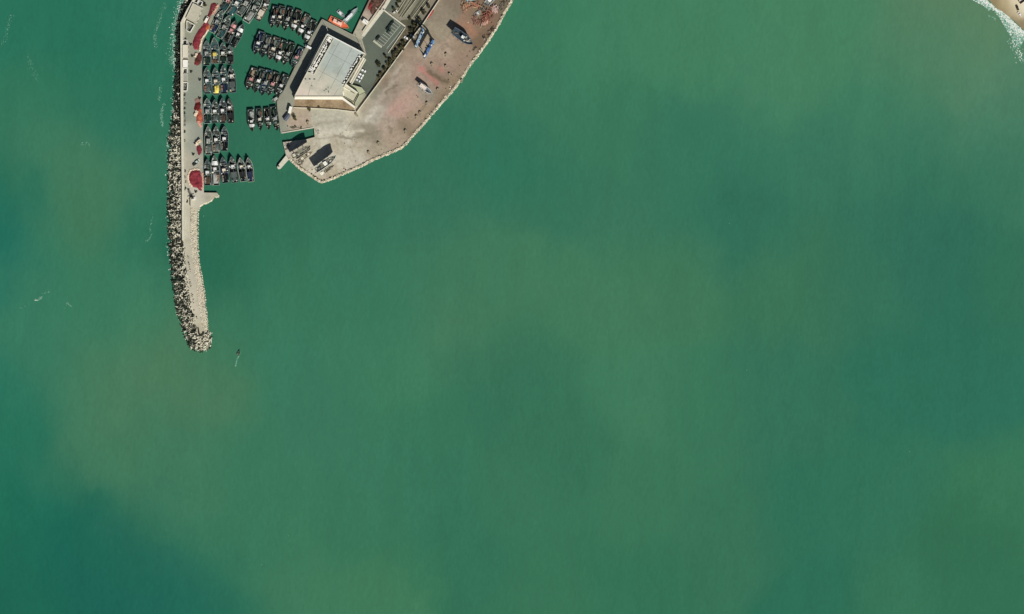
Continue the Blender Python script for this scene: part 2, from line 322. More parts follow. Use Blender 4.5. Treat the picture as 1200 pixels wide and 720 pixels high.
STROKES = [([(493,80),(502,88),(512,98)],3.0,(186,122,114),.62),([(513,79),(519,84)],2.6,(180,126,116),.42),([(503,85),(511,90),(519,95),(525,97)],2.4,(96,84,64),.7),([(498,78),(506,84)],2,(120,110,94),.5),([(523,52),(530,58)],2,(112,100,84),.4),
 ([(468,80),(458,100),(444,118),(434,134)],3.2,(178,168,154),.7),([(440,128),(432,138),(428,142)],2.6,(204,198,184),.7),([(403,157),(414,155),(424,153)],2.2,(208,202,182),.7),([(398,160),(412,163),(432,157),(446,154)],1.4,(134,126,108),.7),([(368,163),(385,161),(400,158.6)],1.0,(150,142,124),.6),([(350,149),(375,145),(400,141.6)],1.2,(146,138,120),.4),([(400,158),(406,150),(413,143)],.5,(126,118,102),.7),
 ([(452,110),(457,104),(466,100)],1.6,(112,100,82),.6),([(462,92),(470,82)],1.8,(126,108,92),.5),([(456,150),(460,152),(458,155)],2,(120,108,90),.5),([(440,166),(446,170)],1.6,(120,108,90),.5),([(425,160),(424,174)],.7,(140,130,112),.5),([(340,146),(352,140)],3,(182,162,146),.5),([(455,132),(470,124),(482,112)],5,(182,150,138),.45),([(480,160),(490,148),(504,131),(520,112),(540,89)],1.2,(120,104,82),.55),([(400,204),(440,186),(468,174)],.7,(132,116,92),.6),([(345,191),(362,203),(376,212),(384,210)],.6,(150,104,84),.55),
 ([(545,87),(560,63),(580,34),(598,4)],1.3,(92,80,62),.6),([(506,40),(516,52),(524,66)],2.6,(140,122,104),.35),([(486,66),(492,74)],2,(150,132,118),.4),([(528,70),(538,66)],3,(146,126,108),.4),([(372,200),(380,208)],2,(204,194,172),.5),([(388,176),(396,190),(402,196)],2.6,(202,194,174),.4),([(410,172),(416,184)],1.0,(150,142,124),.4),([(505,118),(512,106)],2,(136,132,118),.5),([(548,30),(556,40)],3,(172,120,96),.5)]
_r = random.Random(4)
for _ in range(34):
    x, y = _r.uniform(360, 560), _r.uniform(40, 205)
    if inside((x, y), land) and x > 415 + (132 - y) * .76:
        a = _r.choice((-.95, -.95, -.2, .3, -1.2)) + _r.uniform(-.3, .3); L = _r.uniform(8, 24); bnd = _r.uniform(-3, 3)
        STROKES.append(([(x - math.cos(a) * L, y - math.sin(a) * L), (x + bnd, y + bnd), (x + math.cos(a) * L, y + math.sin(a) * L)], _r.uniform(.5, 1.3), _r.choice([(126, 112, 94), (190, 176, 158), (112, 100, 84)]), _r.uniform(.2, .45)))
def yt(xy):
    c = yt0(xy); xy = np.asarray(xy, float)
    wob = np.array([[mnoise.noise((p[0] * .22, p[1] * .22, 4)), mnoise.noise((p[0] * .22, p[1] * .22, 9))] for p in xy]) * 2.2
    for line, w, col, st in STROKES:
        d = np.full(len(xy), 1e9); q = xy + wob
        for a, b in zip(line[:-1], line[1:]):
            a = np.array(a, float); b = np.array(b, float); e = b - a; t = np.clip(((q - a) @ e) / (e @ e), 0, 1); d = np.minimum(d, np.linalg.norm(q - a - t[:, None] * e, axis=1))
        k = min(.95, st * 1.2) * np.exp(-(d / w) ** 2); c = c * (1 - k[:, None]) + np.array(lin(*col)[:3]) * k[:, None]
    return c
o = toned_sheet('yard_ground', land, 2.2, M_ground, yt, 1.2); tag(o, 'dusty pale brown and pinkish boatyard ground with tyre tracks', 'ground', kind='structure')
# beach, top right
beach = [(1138,-40),(1143,-14),(1152,-3),(1160,1),(1164,6),(1167,11),(1174,15),(1181,20),(1188,24),(1194,30),(1201,37),(1235,62),(1300,70),(1300,-40)]
bt = tone_field([(1160,-5,(150,134,104)),(1166,6,(140,126,94)),(1176,14,(142,128,96)),(1188,22,(138,124,94)),(1196,30,(140,128,98)),(1176,5,(178,164,128)),(1184,12,(186,172,138)),(1192,16,(204,192,160)),(1190,3,(212,202,172)),(1198,8,(222,214,190)),(1230,20,(200,186,150)),(1235,58,(140,126,96)),(1280,0,(200,186,150))], 4.5)
mb = MB(); mb.prism(wp(beach), -2, 0.25); o = mb.build('beach', mat('wet_sand', lin(140, 126, 96), 0.8, 0.15, 0.5)); tag(o, 'sandy beach corner sloping into foam at top right', 'beach', kind='structure')
o = toned_sheet('beach_sand', beach, 0.3, mat('sand', None, 0.95, 0.08, 0.6, 7, attr='tone'), bt, 2.0); tag(o, 'smooth tan sand with a darker wet rim', 'sand', kind='structure')

def lay(name, poly, z, m, label, cat, kind='structure'):
    mb = MB(); mb.sheet(wp(poly), z); o = mb.build(name, m); tag(o, label, cat, kind=kind); return o
lay('asphalt_lot', [(424.5,46.5),(449,11.5),(475.5,31),(456,60.5),(470,60),(463.2,71),(440.5,101.5),(431,113.5),(424,104),(407,99),(429.5,64)], 2.25, M_asph, 'dark grey green asphalt of the car park beside the market hall', 'car park')
lay('asphalt_road', [(457,-40),(480,-40),(463,16),(449.5,11.8),(456.5,0)], 2.25, M_asph, 'short asphalt road entering the car park from the north', 'road')
lay('hall_quay', [(377.3,23.6),(412.5,41.5),(423,47),(428,63),(384,41),(346,114),(344,126),(338,137),(332,146),(330,155.5),(327,137),(325.5,120.5),(330,111),(337,99.5)], 2.25, mat('hall_quay_paving', lin(146, 147, 132), 0.9, 0.12, 0.5, 8, stain=lin(128, 126, 110), stain_scale=0.1, stain_amt=0.5), 'grey paved quay strip wrapped round the market hall', 'pavement')
lay('side_walk', [(455.5,-2),(459.5,-2),(452,10.5),(427,43.5),(423.5,42)], 2.29, M_conc, 'pale pavement strip between finger quay and car park', 'pavement')

lay('wall_verge', [(475.4,33.6),(479,30),(493,31.5),(479.4,47.5),(462.4,70.6),(441.4,99.4),(437,101),(441,92),(449,80),(456,69),(464,60),(456.4,61.4)], 2.30, mat('verge_soil', lin(104, 98, 78), .97, .35, .9, 8, stain=lin(58, 56, 44), stain_scale=.35, stain_amt=.9), 'dark weedy verge strip along the car park side of the boundary wall', 'verge')
# ------------------------------------------------------------------ ROCK ARMOUR
arm_out = [(232,-40),(216,0),(211,12),(206.5,30),(205,50),(205,80),(203.8,100),(203,130),(199.5,150),(197.3,165),(197,180),(197,200),(196.5,230),(196.5,260),(197.5,280),(198.5,300),(200.5,320),(202.5,335),(204.5,350),(207.5,365),(212,380),(216,395),(220,404),(226,410.5),(234,414),(243,411),(248,407),(249,400),(247,389)]
arm_in = mole_out + [(236,396.5),(241,395),(243.2,387)]
arm_poly = arm_out + arm_in[::-1]
mb = MB()   # filter-stone slope below the blocks, coloured dark for wet and gap shadow
N = 60
def resample(line, n):
    d = [0]
    for a, b in zip(line[:-1], line[1:]): d.append(d[-1] + math.dist(a, b))
    out = []
    for i in range(n):
        t = d[-1] * i / (n - 1); k = min(max(0, np.searchsorted(d, t) - 1), len(line) - 2); u = (t - d[k]) / max(1e-6, d[k + 1] - d[k])
        out.append((line[k][0] + (line[k + 1][0] - line[k][0]) * u, line[k][1] + (line[k + 1][1] - line[k][1]) * u))
    return out
ro, ri = resample(arm_out, N), resample(arm_in, N)
vs = []; 
for a, b in zip(ro, ri): vs += [W(a[0] - .5, a[1], -1.6), W((a[0] + b[0]) / 2, (a[1] + b[1]) / 2, 0.0), W(b[0] , b[1], 1.3)]
mb.add(vs, [q for i in range(N - 1) for q in ((3*i, 3*i+1, 3*i+4, 3*i+3), (3*i+1, 3*i+2, 3*i+5, 3*i+4))])
o = mb.build('rubble_slope', mat('wet_shaded_rubble', lin(30, 34, 28), 0.8, 0.4, 0.8, bump=0.6, bscale=1.0)); tag(o, 'wet rubble slope under the concrete armour blocks, gap shade put into its dark colour', 'slope', kind='structure')

def tetra_geo(sz):
    m = MB()
    dirs = [Vector((1, 1, 1)), Vector((1, -1, -1)), Vector((-1, 1, -1)), Vector((-1, -1, 1))]
    for d in dirs: d = d.normalized(); m.tube(d * 0.05, d * sz, sz * 0.30, sz * 0.17, 6)
    return m
M_arm = [mat('armour_dry', lin(210, 206, 186), 0.9, 0.35, 0.8, bump=0.4, bscale=1.5), mat('armour_worn', lin(134, 132, 114), 0.9, 0.4, 0.8, bump=0.4, bscale=1.5), mat('armour_wet', lin(46, 52, 42), 0.7, 0.4, 0.8)]
pts = []
step = 2.15
yy = -18.0
while yy < 416:
    xx = 190.0 + random.random() * step
    while xx < 262:
        p = (xx + random.uniform(-.7, .7), yy + random.uniform(-.7, .7)); xx += step
        if inside(p, arm_poly):
            a = dist_line(p, arm_out); b = dist_line(p, arm_in); u = a / (a + b + 1e-6)
            pts.append((p[0], p[1], u))
    yy += step * 0.9
pts.sort(key=lambda q: -q[1])
def arm_mat(p):
    x, y, u = p; r = random.random()
    pale = 0.05 if y < 115 else 0.2 if y < 150 else 0.46
    if y > 385: pale = 0.38 + 0.42 * min(1, max(0, (x - 226) / 10))
    if y > 150 and y <= 385: pale *= (0.55 + 0.7 * u)
    if u < 0.12: pale *= 0.4
    if r < pale: return 0
    return 1 if r < pale + (0.08 if y < 130 else 0.16) else 2
tet = tetra_geo(1.6); tv = [Vector(v) for v in tet.v]
ind = 0
tmesh = {}
for k in range(3):
    t = MB(); t.v = tet.v; t.f = tet.f; t.m = tet.m; ob = t.build('armour_block', M_arm[k]); tmesh[k] = ob.data; bpy.data.objects.remove(ob)
field = MB()
for p in pts:
    z = -0.3 + 2.4 * p[2] ** 0.9 + random.uniform(-0.8, 1.0)
    rot = Euler([random.uniform(0, 6.28) for _ in range(3)]); sc = random.uniform(0.85, 1.15); k = arm_mat(p)
    if ind < 300:
        o = bpy.data.objects.new('armour_block', tmesh[k]); COL.objects.link(o); o.location = W(p[0], p[1], z); o.rotation_euler = rot; o.scale = (sc,) * 3
        tag(o, 'four legged concrete armour block heaped round the south end of the breakwater', 'armour block', 'armour blocks at the breakwater end'); ind += 1
    else:
        R = rot.to_matrix(); c = W(p[0], p[1], z); field.add([R @ v * sc + c for v in tv], tet.f, k)
o = field.build('armour_bank', M_arm); tag(o, 'long bank of dark and pale concrete armour blocks on the seaward side of the quay', 'armour blocks', kind='stuff')

# pale boulders on the harbour side of the breakwater
M_rk = [mat('boulder_cream', lin(220, 212, 190), 0.9, 0.25, 0.8), mat('boulder_tan', lin(196, 182, 158), 0.9, 0.3, 0.8), mat('boulder_grey', lin(158, 154, 134), 0.9, 0.25, 0.8), mat('boulder_wet', lin(62, 62, 46), 0.7, 0.35, 0.8)]
rub = [(223.4,243.5),(226,243.5),(231.5,242.5),(233,247),(232.6,252),(232.7,288),(233.4,300),(235.2,315),(238.4,330),(240.8,345),(242,360),(244.6,386),(241,391),(236,380),(233.5,362),(230.5,338),(227,312),(224,295),(223,280)]
mb = MB(); y = 243.0
while y < 391:
    x = 222.0
    while x < 246:
        p = (x + random.uniform(-.5, .5), y + random.uniform(-.5, .5)); x += 1.15
        if inside(p, rub):
            e = dist_line(p, [(233,247),(232.7,288),(235.2,315),(238.4,330),(240.8,345),(242,360),(244.6,386)])
            mb.rock(W(p[0], p[1], 1.55 - max(0, 2.2 - e) * 0.75), random.uniform(0.3, 0.62), 0 if random.random() < .6 else random.choice((1, 2, 0)))
    y += 1.15
edge = [(233.4,247),(234.2,242.8),(236.6,240.4),(240,239),(245,237.2),(248.8,234.2),(251.4,231.8),(255.2,230.8),(257,228.6)]
for x, y, dx, dy in walk(edge, 0.8): mb.rock(W(x + random.uniform(-.8, .8), y + random.uniform(-1, .6), 0.9), random.uniform(0.5, 0.9), random.choice((0, 0, 1)))
for x, y, dx, dy in walk([(231.5,243.6),(234,241),(239,238),(246,235),(249,232)], 0.6): mb.rock(W(x + random.uniform(-1, 1), y + random.uniform(-.6, 1), 1.2), random.uniform(0.5, 0.8), 0)
o = mb.build('boulder_bank', M_rk); tag(o, 'cream boulder bank lining the harbour side of the breakwater', 'boulders', kind='stuff')
# revetment along the seaward edge of the yard
rev = land[16:41]
mb = MB()
for x, y, dx, dy in walk(rev, 0.95):
    for t in (-2.2, -1.4, -.6, 0.2):
        nx, ny = -dy, dx     # points seaward (right of travel is land)
        if x > 480 and t < -1.9 and random.random() < .6: continue
        q = (x + nx * t + random.uniform(-.35, .35), y + ny * t + random.uniform(-.35, .35))
        inl = inside(q, land)
        mb.rock(W(q[0], q[1], 2.15 + random.uniform(-.1, .3) if inl else 0.7 + random.uniform(-.2, .5)), random.uniform(.42, .8), random.choice((0, 0, 1, 1, 2) if t > -1.9 else (3, 3, 1, 2)))
o = mb.build('rock_revetment', M_rk); tag(o, 'pale rock revetment edging the boatyard along the open sea', 'rocks', kind='stuff')

# ------------------------------------------------------------------ WALLS
def wall(name, line, h, th, z0, m, label, cat='wall', cap=None):
    org = W(*line[0], z0); r = None; mb = MB()
    q = [W(*p) - Vector((org.x, org.y, 0)) for p in line]
    left, right = [], []
    for i, p in enumerate(q):
        d0 = (p - q[i - 1]).normalized() if i else (q[1] - p).normalized()
        d1 = (q[i + 1] - p).normalized() if i < len(q) - 1 else d0
        t = (d0 + d1).normalized(); nrm = Vector((-t.y, t.x, 0)); k = th / 2 / max(0.5, nrm.dot(Vector((-d1.y, d1.x, 0))))
        left.append(p + nrm * k); right.append(p - nrm * k)
    n = len(q); vs = []
    for a, b in zip(left, right): vs += [(a.x, a.y, 0), (b.x, b.y, 0), (b.x, b.y, h), (a.x, a.y, h)]
    fs = [(0, 1, 2, 3), tuple(4 * (n - 1) + k for k in (3, 2, 1, 0))]
    for i in range(n - 1):
        a, b = 4 * i, 4 * i + 4
        fs += [(a + 3, a + 2, b + 2, b + 3), (a, a + 3, b + 3, b), (a + 2, a + 1, b + 1, b + 2), (a + 1, a, b, b + 1)]
    mb.add(vs, fs); o = mb.build(name, m, loc=org); tag(o, label, cat); return o
wall('sea_wall', [(240,-20),(220.9,12.5),(213.6,27.5),(213.6,60),(213.9,130),(214.6,180),(215.2,220),(215.4,282)], 3.2, 2.0, 2.2, M_conc, 'long pale concrete sea wall along the seaward edge of the west quay')
wall('inner_wall', [(222.3,13),(215.8,27.5),(215.9,47)], 1.6, 0.6, 2.2, M_conc, 'short concrete wall running parallel inside the sea wall bend')
wall('yard_wall', [(535,-27),(515,0),(495,30),(487,40),(480,48.5),(463,72),(442.3,100),(418.3,132)], 2.2, 0.5, 2.2, M_cream, 'straight cream boundary wall dividing the boatyard from the car park')
wall('retaining_wall', [(344.6,126.5),(360,127),(395,129),(417,131.6)], 1.4, 0.5, 2.2, M_cream, 'cream retaining wall below the dry bank south of the hall')
wall('finger_wall', [(456,-10),(450,2.5),(425,37.5)], 1.5, 0.5, 2.2, M_conc, 'thin wall along the finger quay beside the pale pavement')
wall('lot_wall', [(449.5,12),(458.5,19),(475,31.5)], 1.2, 1.1, 2.2, M_conc, 'broad cream wall closing the north end of the car park')
wall('lot_side_wall', [(475,33),(465,48),(455,62.5)], 0.9, 0.5, 2.2, M_conc, 'low kerb wall along the east side of the car park')
wall('slip_wall', [(330.5,156.2),(350,152.8),(367.5,149.8)], 0.6, 0.7, 2.2, M_conc, 'low pale coping along the north side of the slipway')
wall('turn_wall', [(224.2,232),(224.2,243)], 2.6, 0.5, 2.2, M_conc, 'short upright wall beside the beacon at the pier turn')
M_strip = mat('weathered_kerb', lin(176, 172, 152), .95, .25, .5)
for i, (a, b, lab) in enumerate([((475.4,0),(465,16),'pale strip wall next to the car park road'), ((481.7,1.7),(469,21),'second pale strip wall in the fenced plot from the car park road'), ((487.5,0),(472.5,20),'third pale strip wall in the middle of the fenced plot'), ((499,0),(483,21.5),'fourth pale strip wall in the shaded part of the fenced plot'), ((502.5,1.7),(488,21),'fifth pale strip wall, nearest the yard boundary wall')]):
    wall('strip_wall', [(a[0] + (a[0]-b[0])*.6, a[1] + (a[1]-b[1])*.6), a, b], 0.8, 0.45, 2.2, M_strip, lab)

M_bed = mat('planting_bed', lin(96, 96, 78), .97, .35, .5, 8, stain=lin(62, 64, 48), stain_scale=.25, stain_amt=.9)
for poly in ([(485,-6),(492,-6),(473,20.5),(469.4,20.5)], [(504,-6),(508,-6),(488.6,21),(484,21)], [(478,-3),(480,-3),(468,17),(466,16)], [(496,-6),(499,-6),(482,20),(479.4,19)]):
    lay('planting_bed', poly, 2.26, M_bed, 'dark weedy planting strips between the pale strip walls', 'planting bed')
lay('verge_patch', [(470,24),(484,23),(494,30),(479,46.5),(476,32),(469,27.5)], 2.27, M_bed, 'dark weedy ground south of the strip walls', 'weedy ground')

# ------------------------------------------------------------------ JETTY
jr = empty('jetty', W(331, 190, 0)); tag(jr, 'small concrete jetty jutting southwest from the boatyard corner', 'jetty')
jp = wp([(335.5,182.2),(326,194),(325,197),(326.6,198.8),(329,198),(338.6,187.2)], jr.location)
mb = MB(); mb.prism(jp, 1.2, 2.3); mb.build('deck', M_conc, jr)
mb = MB()
for x, y in ((334,186),(331,190),(328,194.5)):
    c = W(x, y) - jr.location; mb.tube((c.x, c.y, -3), (c.x, c.y, 1.2), 0.7)
mb.build('piles', M_quaywall, jr)
mb = MB(); c = W(327,195.2) - jr.location; mb.tube((c.x, c.y, 2.3), (c.x, c.y, 3.4), .55, .45, 12); mb.build('bollard', M_dark, jr)

# ------------------------------------------------------------------ MARKET HALL
H0, HR = 2.2, 11.6
hall_poly = [(384,41),(428.2,64),(403,104.5),(402,114.3),(346,114.3)]
hall = empty('market_hall', W(386, 82, H0)); tag(hall, 'large flat roofed market hall filling the harbour corner', 'market hall'); HO = hall.location
def hx(x, y, z=0): p = W(x, y) - HO; return Vector((p.x, p.y, z))
mb = MB(); mb.prism(wp(hall_poly, HO), 0, HR - H0 - .1); mb.build('wall', M_cream, hall)
roof_t = tone_field([(395,55,(172,182,176)),(410,70,(175,184,178)),(390,80,(171,181,174)),(405,92,(178,187,180)),(370,92,(186,186,170)),(355,100,(206,196,180)),(365,105,(212,202,184)),(380,100,(204,196,178)),(350,110,(208,194,180)),(375,110,(210,202,184)),(395,108,(196,192,174)),(385,95,(190,190,174)),(400,100,(182,186,172))], 6)
o = toned_sheet('roof', hall_poly, HR, mat('hall_roof', None, 0.9, 0.09, 0.6, 8, attr='tone', stain=lin(146, 152, 140), stain_scale=0.1, stain_amt=0.55), roof_t, 2.0)
o.parent = hall; o.location = -HO
def rim(lines, h, th, z0, name, m, parent, org):
    mb = MB()
    for a, b in lines:
        pa = W(*a) - org; pb = W(*b) - org
        mb.beam((pa.x, pa.y, z0 + h / 2), (pb.x, pb.y, z0 + h / 2), th, h)
    return mb.build(name, m, parent)
zr = HR - H0
rim([((384.3,41.4),(428,64.2))], .7, .7, zr + .01, 'parapet', M_white, hall, HO)
rim([((383.6,42),(346.6,113.4)), ((346.8,113.9),(401.6,113.9))], .45, .5, zr + .02, 'parapet', M_conc, hall, HO)
rim([((427.4,65.2),(403.4,103.6))], .6, .6, zr + .03, 'parapet', M_conc, hall, HO)
rim([((378.4,48.6),(358.6,85.6))], .5, .5, zr - 2, 'cornice', M_white, hall, HO)
rim([((379.6,49.2),(360,86))], .5, .6, zr - 2.6, 'cornice', M_conc, hall, HO)
# sunken plant gallery on the west side of the roof
mb = MB(); mb.sheet(wp([(385.6,44.2),(391.2,47),(368.4,88),(361.4,85.2)], HO), zr + .06); mb.build('plant_gallery', M_dark, hall)
mb = MB()
def lerp(a, b, t): return (a[0] + (b[0] - a[0]) * t, a[1] + (b[1] - a[1]) * t)
for i in range(46):
    t = i / 45.0; a = lerp((385.6,44.2),(361.4,85.2), t); b = lerp((391.2,47),(368.4,88), t)
    if random.random() < .66:
        u0 = random.choice((0, .1, .35, .5)); u1 = random.choice((.5, .8, .9)); 
        if u1 > u0: p = lerp(a, b, u0); q = lerp(a, b, u1); pa = hx(*p, zr + .5); pb = hx(*q, zr + .5); mb.beam(pa, pb, random.uniform(.35, .8), .5)
for u in (0.22, 0.62):
    for i in range(9):
        if random.random() < .75:
            pa = hx(*lerp(lerp((385.6,44.2),(391.2,47), u), lerp((361.4,85.2),(368.4,88), u), i / 9), zr + .9); pb = hx(*lerp(lerp((385.6,44.2),(391.2,47), u), lerp((361.4,85.2),(368.4,88), u), (i + .9) / 9), zr + .9)
            mb.beam(pa, pb, random.uniform(.4, .9), .4)
mb.build('duct', M_white, hall)
rim([((385.2,44.6),(361.2,85)),((391.6,47.4),(368.9,88.2)),((361.4,85.6),(368.4,88.6))], .9, .35, zr + .02, 'gallery_rim', M_conc, hall, HO)
# gutter and vents on the east side
mb = MB(); mb.sheet(wp([(424.5,64.5),(427,65.7),(405.5,100.5),(402.3,99.4),(419.5,68.5)], HO), zr + .05); mb.build('gutter', M_dark, hall)
for (x, y, w, l) in ((421.8,67.6,2.6,2),(423,70,1.2,2),(419.4,70.6,1,2.6),(418.4,73.6,1.6,3),(416.4,76,1,3.4),(414.4,79,1.8,1.6),(412.4,82.4,2.2,2.2),(411.2,85.6,1,3),(409.4,88.4,1.4,2),(408.2,91,1,2),(406.8,93.6,2,1.6),(404.2,97.6,1.6,2.4),(402.6,100,1,1.4)):
    mb = MB(); mb.box((0, 0, .55), (w * .62, l * .7, 1.0)); mb.box((0, 0, 1.12), (w * .5, l * .6, .12)); v = mb.build('roof_vent', M_white, hall); v.location = hx(x, y, zr + .06); v.rotation_euler = (0, 0, math.radians(-29))
rim([((427.3,69),(411,98))], .4, 1.3, 6.2, 'eaves', M_cream, hall, HO)
rim([((429,70.5),(412.6,99.5))], .4, .9, 5.6, 'eaves', M_cream, hall, HO)
for (x, y, w, l) in ((359,94,1.6,1.6),(364,94,1.8,1.6),(369.5,94.2,2,1.2),(366.5,102,1,1),(383,106,2,.8),(386,109,.8,2.4),(385.5,104,.6,2),(381,107.8,1.2,.6)):
    mb = MB(); mb.box((0, 0, .22), (w * S, l * S, .36)); mb.box((0, 0, .42), (w * S * .8, l * S * .8, .04)); v = mb.build('skylight', [M_grey, M_glass], hall); v.location = hx(x, y, zr + .03)
    v.data.materials.clear(); v.data.materials.append(M_grey)
rim([((366.8,96.5),(362,113)),((397.5,105),(392,113.5)), ((399,49.6),(374,96)), ((413.5,57.2),(388,105)), ((377,58),(417,79.5)), ((365.6,79),(405,100))], .06, .16, zr + .02, 'roof_joint', M_grey, hall, HO)
# south terrace, bank and southeast wing
mb = MB(); mb.prism(wp([(346,114.6),(402.2,114.6),(416.3,125.4),(415.0,127.0),(401.4,117.3),(345.6,116.9)], HO), 0, 5.2); mb.build('terrace', mat('terrace_white', lin(236, 232, 218), .9, .07, .5), hall)
mb = MB(); mb.prism(wp([(405,98.5),(420.6,109.6),(415,120.8),(402.4,114),(403.2,104.6)], HO), 0, 6.6); mb.build('wing', mat('wing_roof', lin(196, 194, 168), .9, .1, .5), hall)
rim([((420.4,110),(415,120.2)),((415,120.2),(403,113.6)),((405.3,98.9),(420.2,109.4)),((411,107.5),(416,110.5))], .5, .35, 6.6, 'wing_parapet', M_dark, hall, HO)
rim([((405.2,99.4),(420,109.9)),((402.5,103),(411,107.6)),((402.2,107),(403.2,113))], .6, .6, 6.65, 'wing_rim', M_white, hall, HO)
mb = MB(); mb.prism(wp([(406,98),(424.2,103.2),(428.2,108.2),(421,111.5),(420.9,109.2)], HO), 0, 3.0); mb.build('low_terrace', mat('terrace_green', lin(176, 182, 150), .9, .1, .5), hall)
mb = MB(); mb.prism(wp([(421,112),(428,109),(420,124),(416.6,125.4),(416,121.4)], HO), 0, 2.2); mb.build('ramp_block', mat('ramp_grey', lin(160, 164, 140), .9, .12, .5), hall)
lay('dry_bank', [(345,117.0),(401.4,117.4),(415,127.1),(415,130.6),(395,128.2),(344.8,126)], 2.27, M_earth, 'brown dry earth bank between hall terrace and retaining wall', 'bank')
# facade openings
def facade(a, b, n, z, h, frac, name, m, parent, org, out=0.05):
    for i in range(n):
        t0 = (i + .5 - frac / 2) / n; t1 = (i + .5 + frac / 2) / n
        p = W(*lerp(a, b, t0)) - org; q = W(*lerp(a, b, t1)) - org
        d = (q - p).normalized(); nr = Vector((d.y, -d.x, 0)) * out
        mb = MB(); mb.beam((p.x + nr.x, p.y + nr.y, z), (q.x + nr.x, q.y + nr.y, z), .12, h); mb.build(name, m, parent)
facade((346,114.3),(384,41), 12, 5.2, 2.2, .6, 'window', M_glass, hall, HO, -.04)
facade((384,41),(428.2,64), 8, 5.2, 2.2, .6, 'window', M_glass, hall, HO, -.04)
facade((428.2,64),(403,104.5), 8, 2.2, 3.6, .6, 'door', M_grey, hall, HO, -.04)

# ------------------------------------------------------------------ QUAY SHEDS
def shed(poly, h, label, roofcol, name='quay_shed', rimcol=None, openings=1):
    cx = sum(p[0] for p in poly) / len(poly); cy = sum(p[1] for p in poly) / len(poly)
    r = empty(name, W(cx, cy, 2.2)); tag(r, label, 'shed')
    mb = MB(); mb.prism(wp(poly, r.location), 0, h); mb.build('wall', M_cream, r)
    inner = [lerp(p, (cx, cy), .06) for p in poly]
    mb = MB(); mb.prism(wp(inner, r.location), h + .02, h + .12); mb.build('roof', M_roofobj, r, col=lin(*roofcol))
    n = len(poly); rim([(lerp(poly[i], (cx, cy), .03), lerp(poly[(i + 1) % n], (cx, cy), .03)) for i in range(n)], .4, .35, h, 'parapet', M_conc, r, r.location)
    e = max(range(n), key=lambda i: poly[i][0] + poly[(i + 1) % n][0])
    facade(poly[e], poly[(e + 1) % n], max(1, openings), h * .45, h * .7, .4, 'door', M_dark, r, r.location, .05); facade(poly[e], poly[(e + 1) % n], max(1, openings), h * .45, h * .7, .4, 'door', M_dark, r, r.location, -.05)
    return r
shed([(227,4.5),(238,10.3),(231,28.2),(218.6,22.4)], 4.2, 'large pale flat roofed net store at the bend of the sea wall', (186,182,162), openings=3)
shed([(214.9,53.5),(221.2,53.5),(221.4,69),(215,69)], 3.6, 'long cream flat roofed shed against the sea wall', (212,206,186), openings=3)
shed([(215,71),(221.2,71),(221.2,80.4),(215.1,80.4)], 3.6, 'bright white roofed shed against the sea wall', (236,234,226), openings=2)
shed([(215.4,87),(220.6,87),(220.6,95.6),(215.5,95.6)], 2.6, 'low grey roofed shed between dark yard and pale wall', (158,162,150), openings=2)
def roofless(poly, h, label, floor=M_dark):
    cx = sum(p[0] for p in poly) / len(poly); cy = sum(p[1] for p in poly) / len(poly)
    r = empty('walled_yard', W(cx, cy, 2.2)); tag(r, label, 'walled yard'); n = len(poly)
    rim([(poly[i], poly[(i + 1) % n]) for i in range(n)], h, .45, 0, 'wall', M_white, r, r.location)
    mb = MB(); mb.sheet(wp([lerp(p, (cx, cy), .08) for p in poly], r.location), .08); mb.build('floor', floor, r)
    for _ in range(8):
        q = lerp(random.choice(poly), (cx, cy), random.uniform(.3, .9)); c = W(*q) - r.location; mb = MB(); mb.box((0, 0, .45), (random.uniform(.5, 1.1), random.uniform(.5, 1.1), .7)); cr = mb.build('crate', M_grey, r, loc=(c.x, c.y, .02)); cr.rotation_euler = (0, 0, random.random() * 3)
roofless([(229.5,-2),(233.5,.5),(231.2,4.5),(227.3,2.6)], 3, 'small walled yard beside the sea wall, north of the net store')
roofless([(234.2,1.2),(238.2,3.4),(235.6,8),(231.8,5.8)], 3, 'dark walled yard next to the corner of the net store')
roofless([(219.4,25),(228.6,30),(227.5,31.5),(223.5,38.5),(219.5,36.5)], 2.6, 'angular walled yard just south of the net store', M_quaywall)
roofless([(215,47.6),(219.6,47.6),(219.6,52.6),(215,52.6)], 2.6, 'square dark walled yard north of the cream shed')
roofless([(215.2,81),(219.8,81),(219.8,86.4),(215.2,86.4)], 2.4, 'dark walled yard between white and grey roofed sheds')
roofless([(215,97.2),(220.6,97.2),(219.6,107),(215,107)], 1.6, 'debris filled yard south of the low grey shed', M_quaywall)
# finger-quay kiosk
k = empty('kiosk', W(428.4, 26.2, 2.2), math.radians(-34)); tag(k, 'small white box kiosk on the finger quay', 'kiosk')
mb = MB(); mb.box((0, 0, 1.4), (4.2, 3.0, 2.8)); mb.build('wall', M_white, k)
mb = MB(); mb.box((0, 0, 2.95), (4.6, 3.4, .25)); mb.build('roof', M_white, k)
mb = MB(); mb.box((0, -1.53, 1.5), (1.6, .06, 1.0)); mb.build('window', M_glass, k)
mb = MB(); mb.box((1.4, -1.53, 1.0), (.8, .06, 1.9)); mb.build('door', M_grey, k)
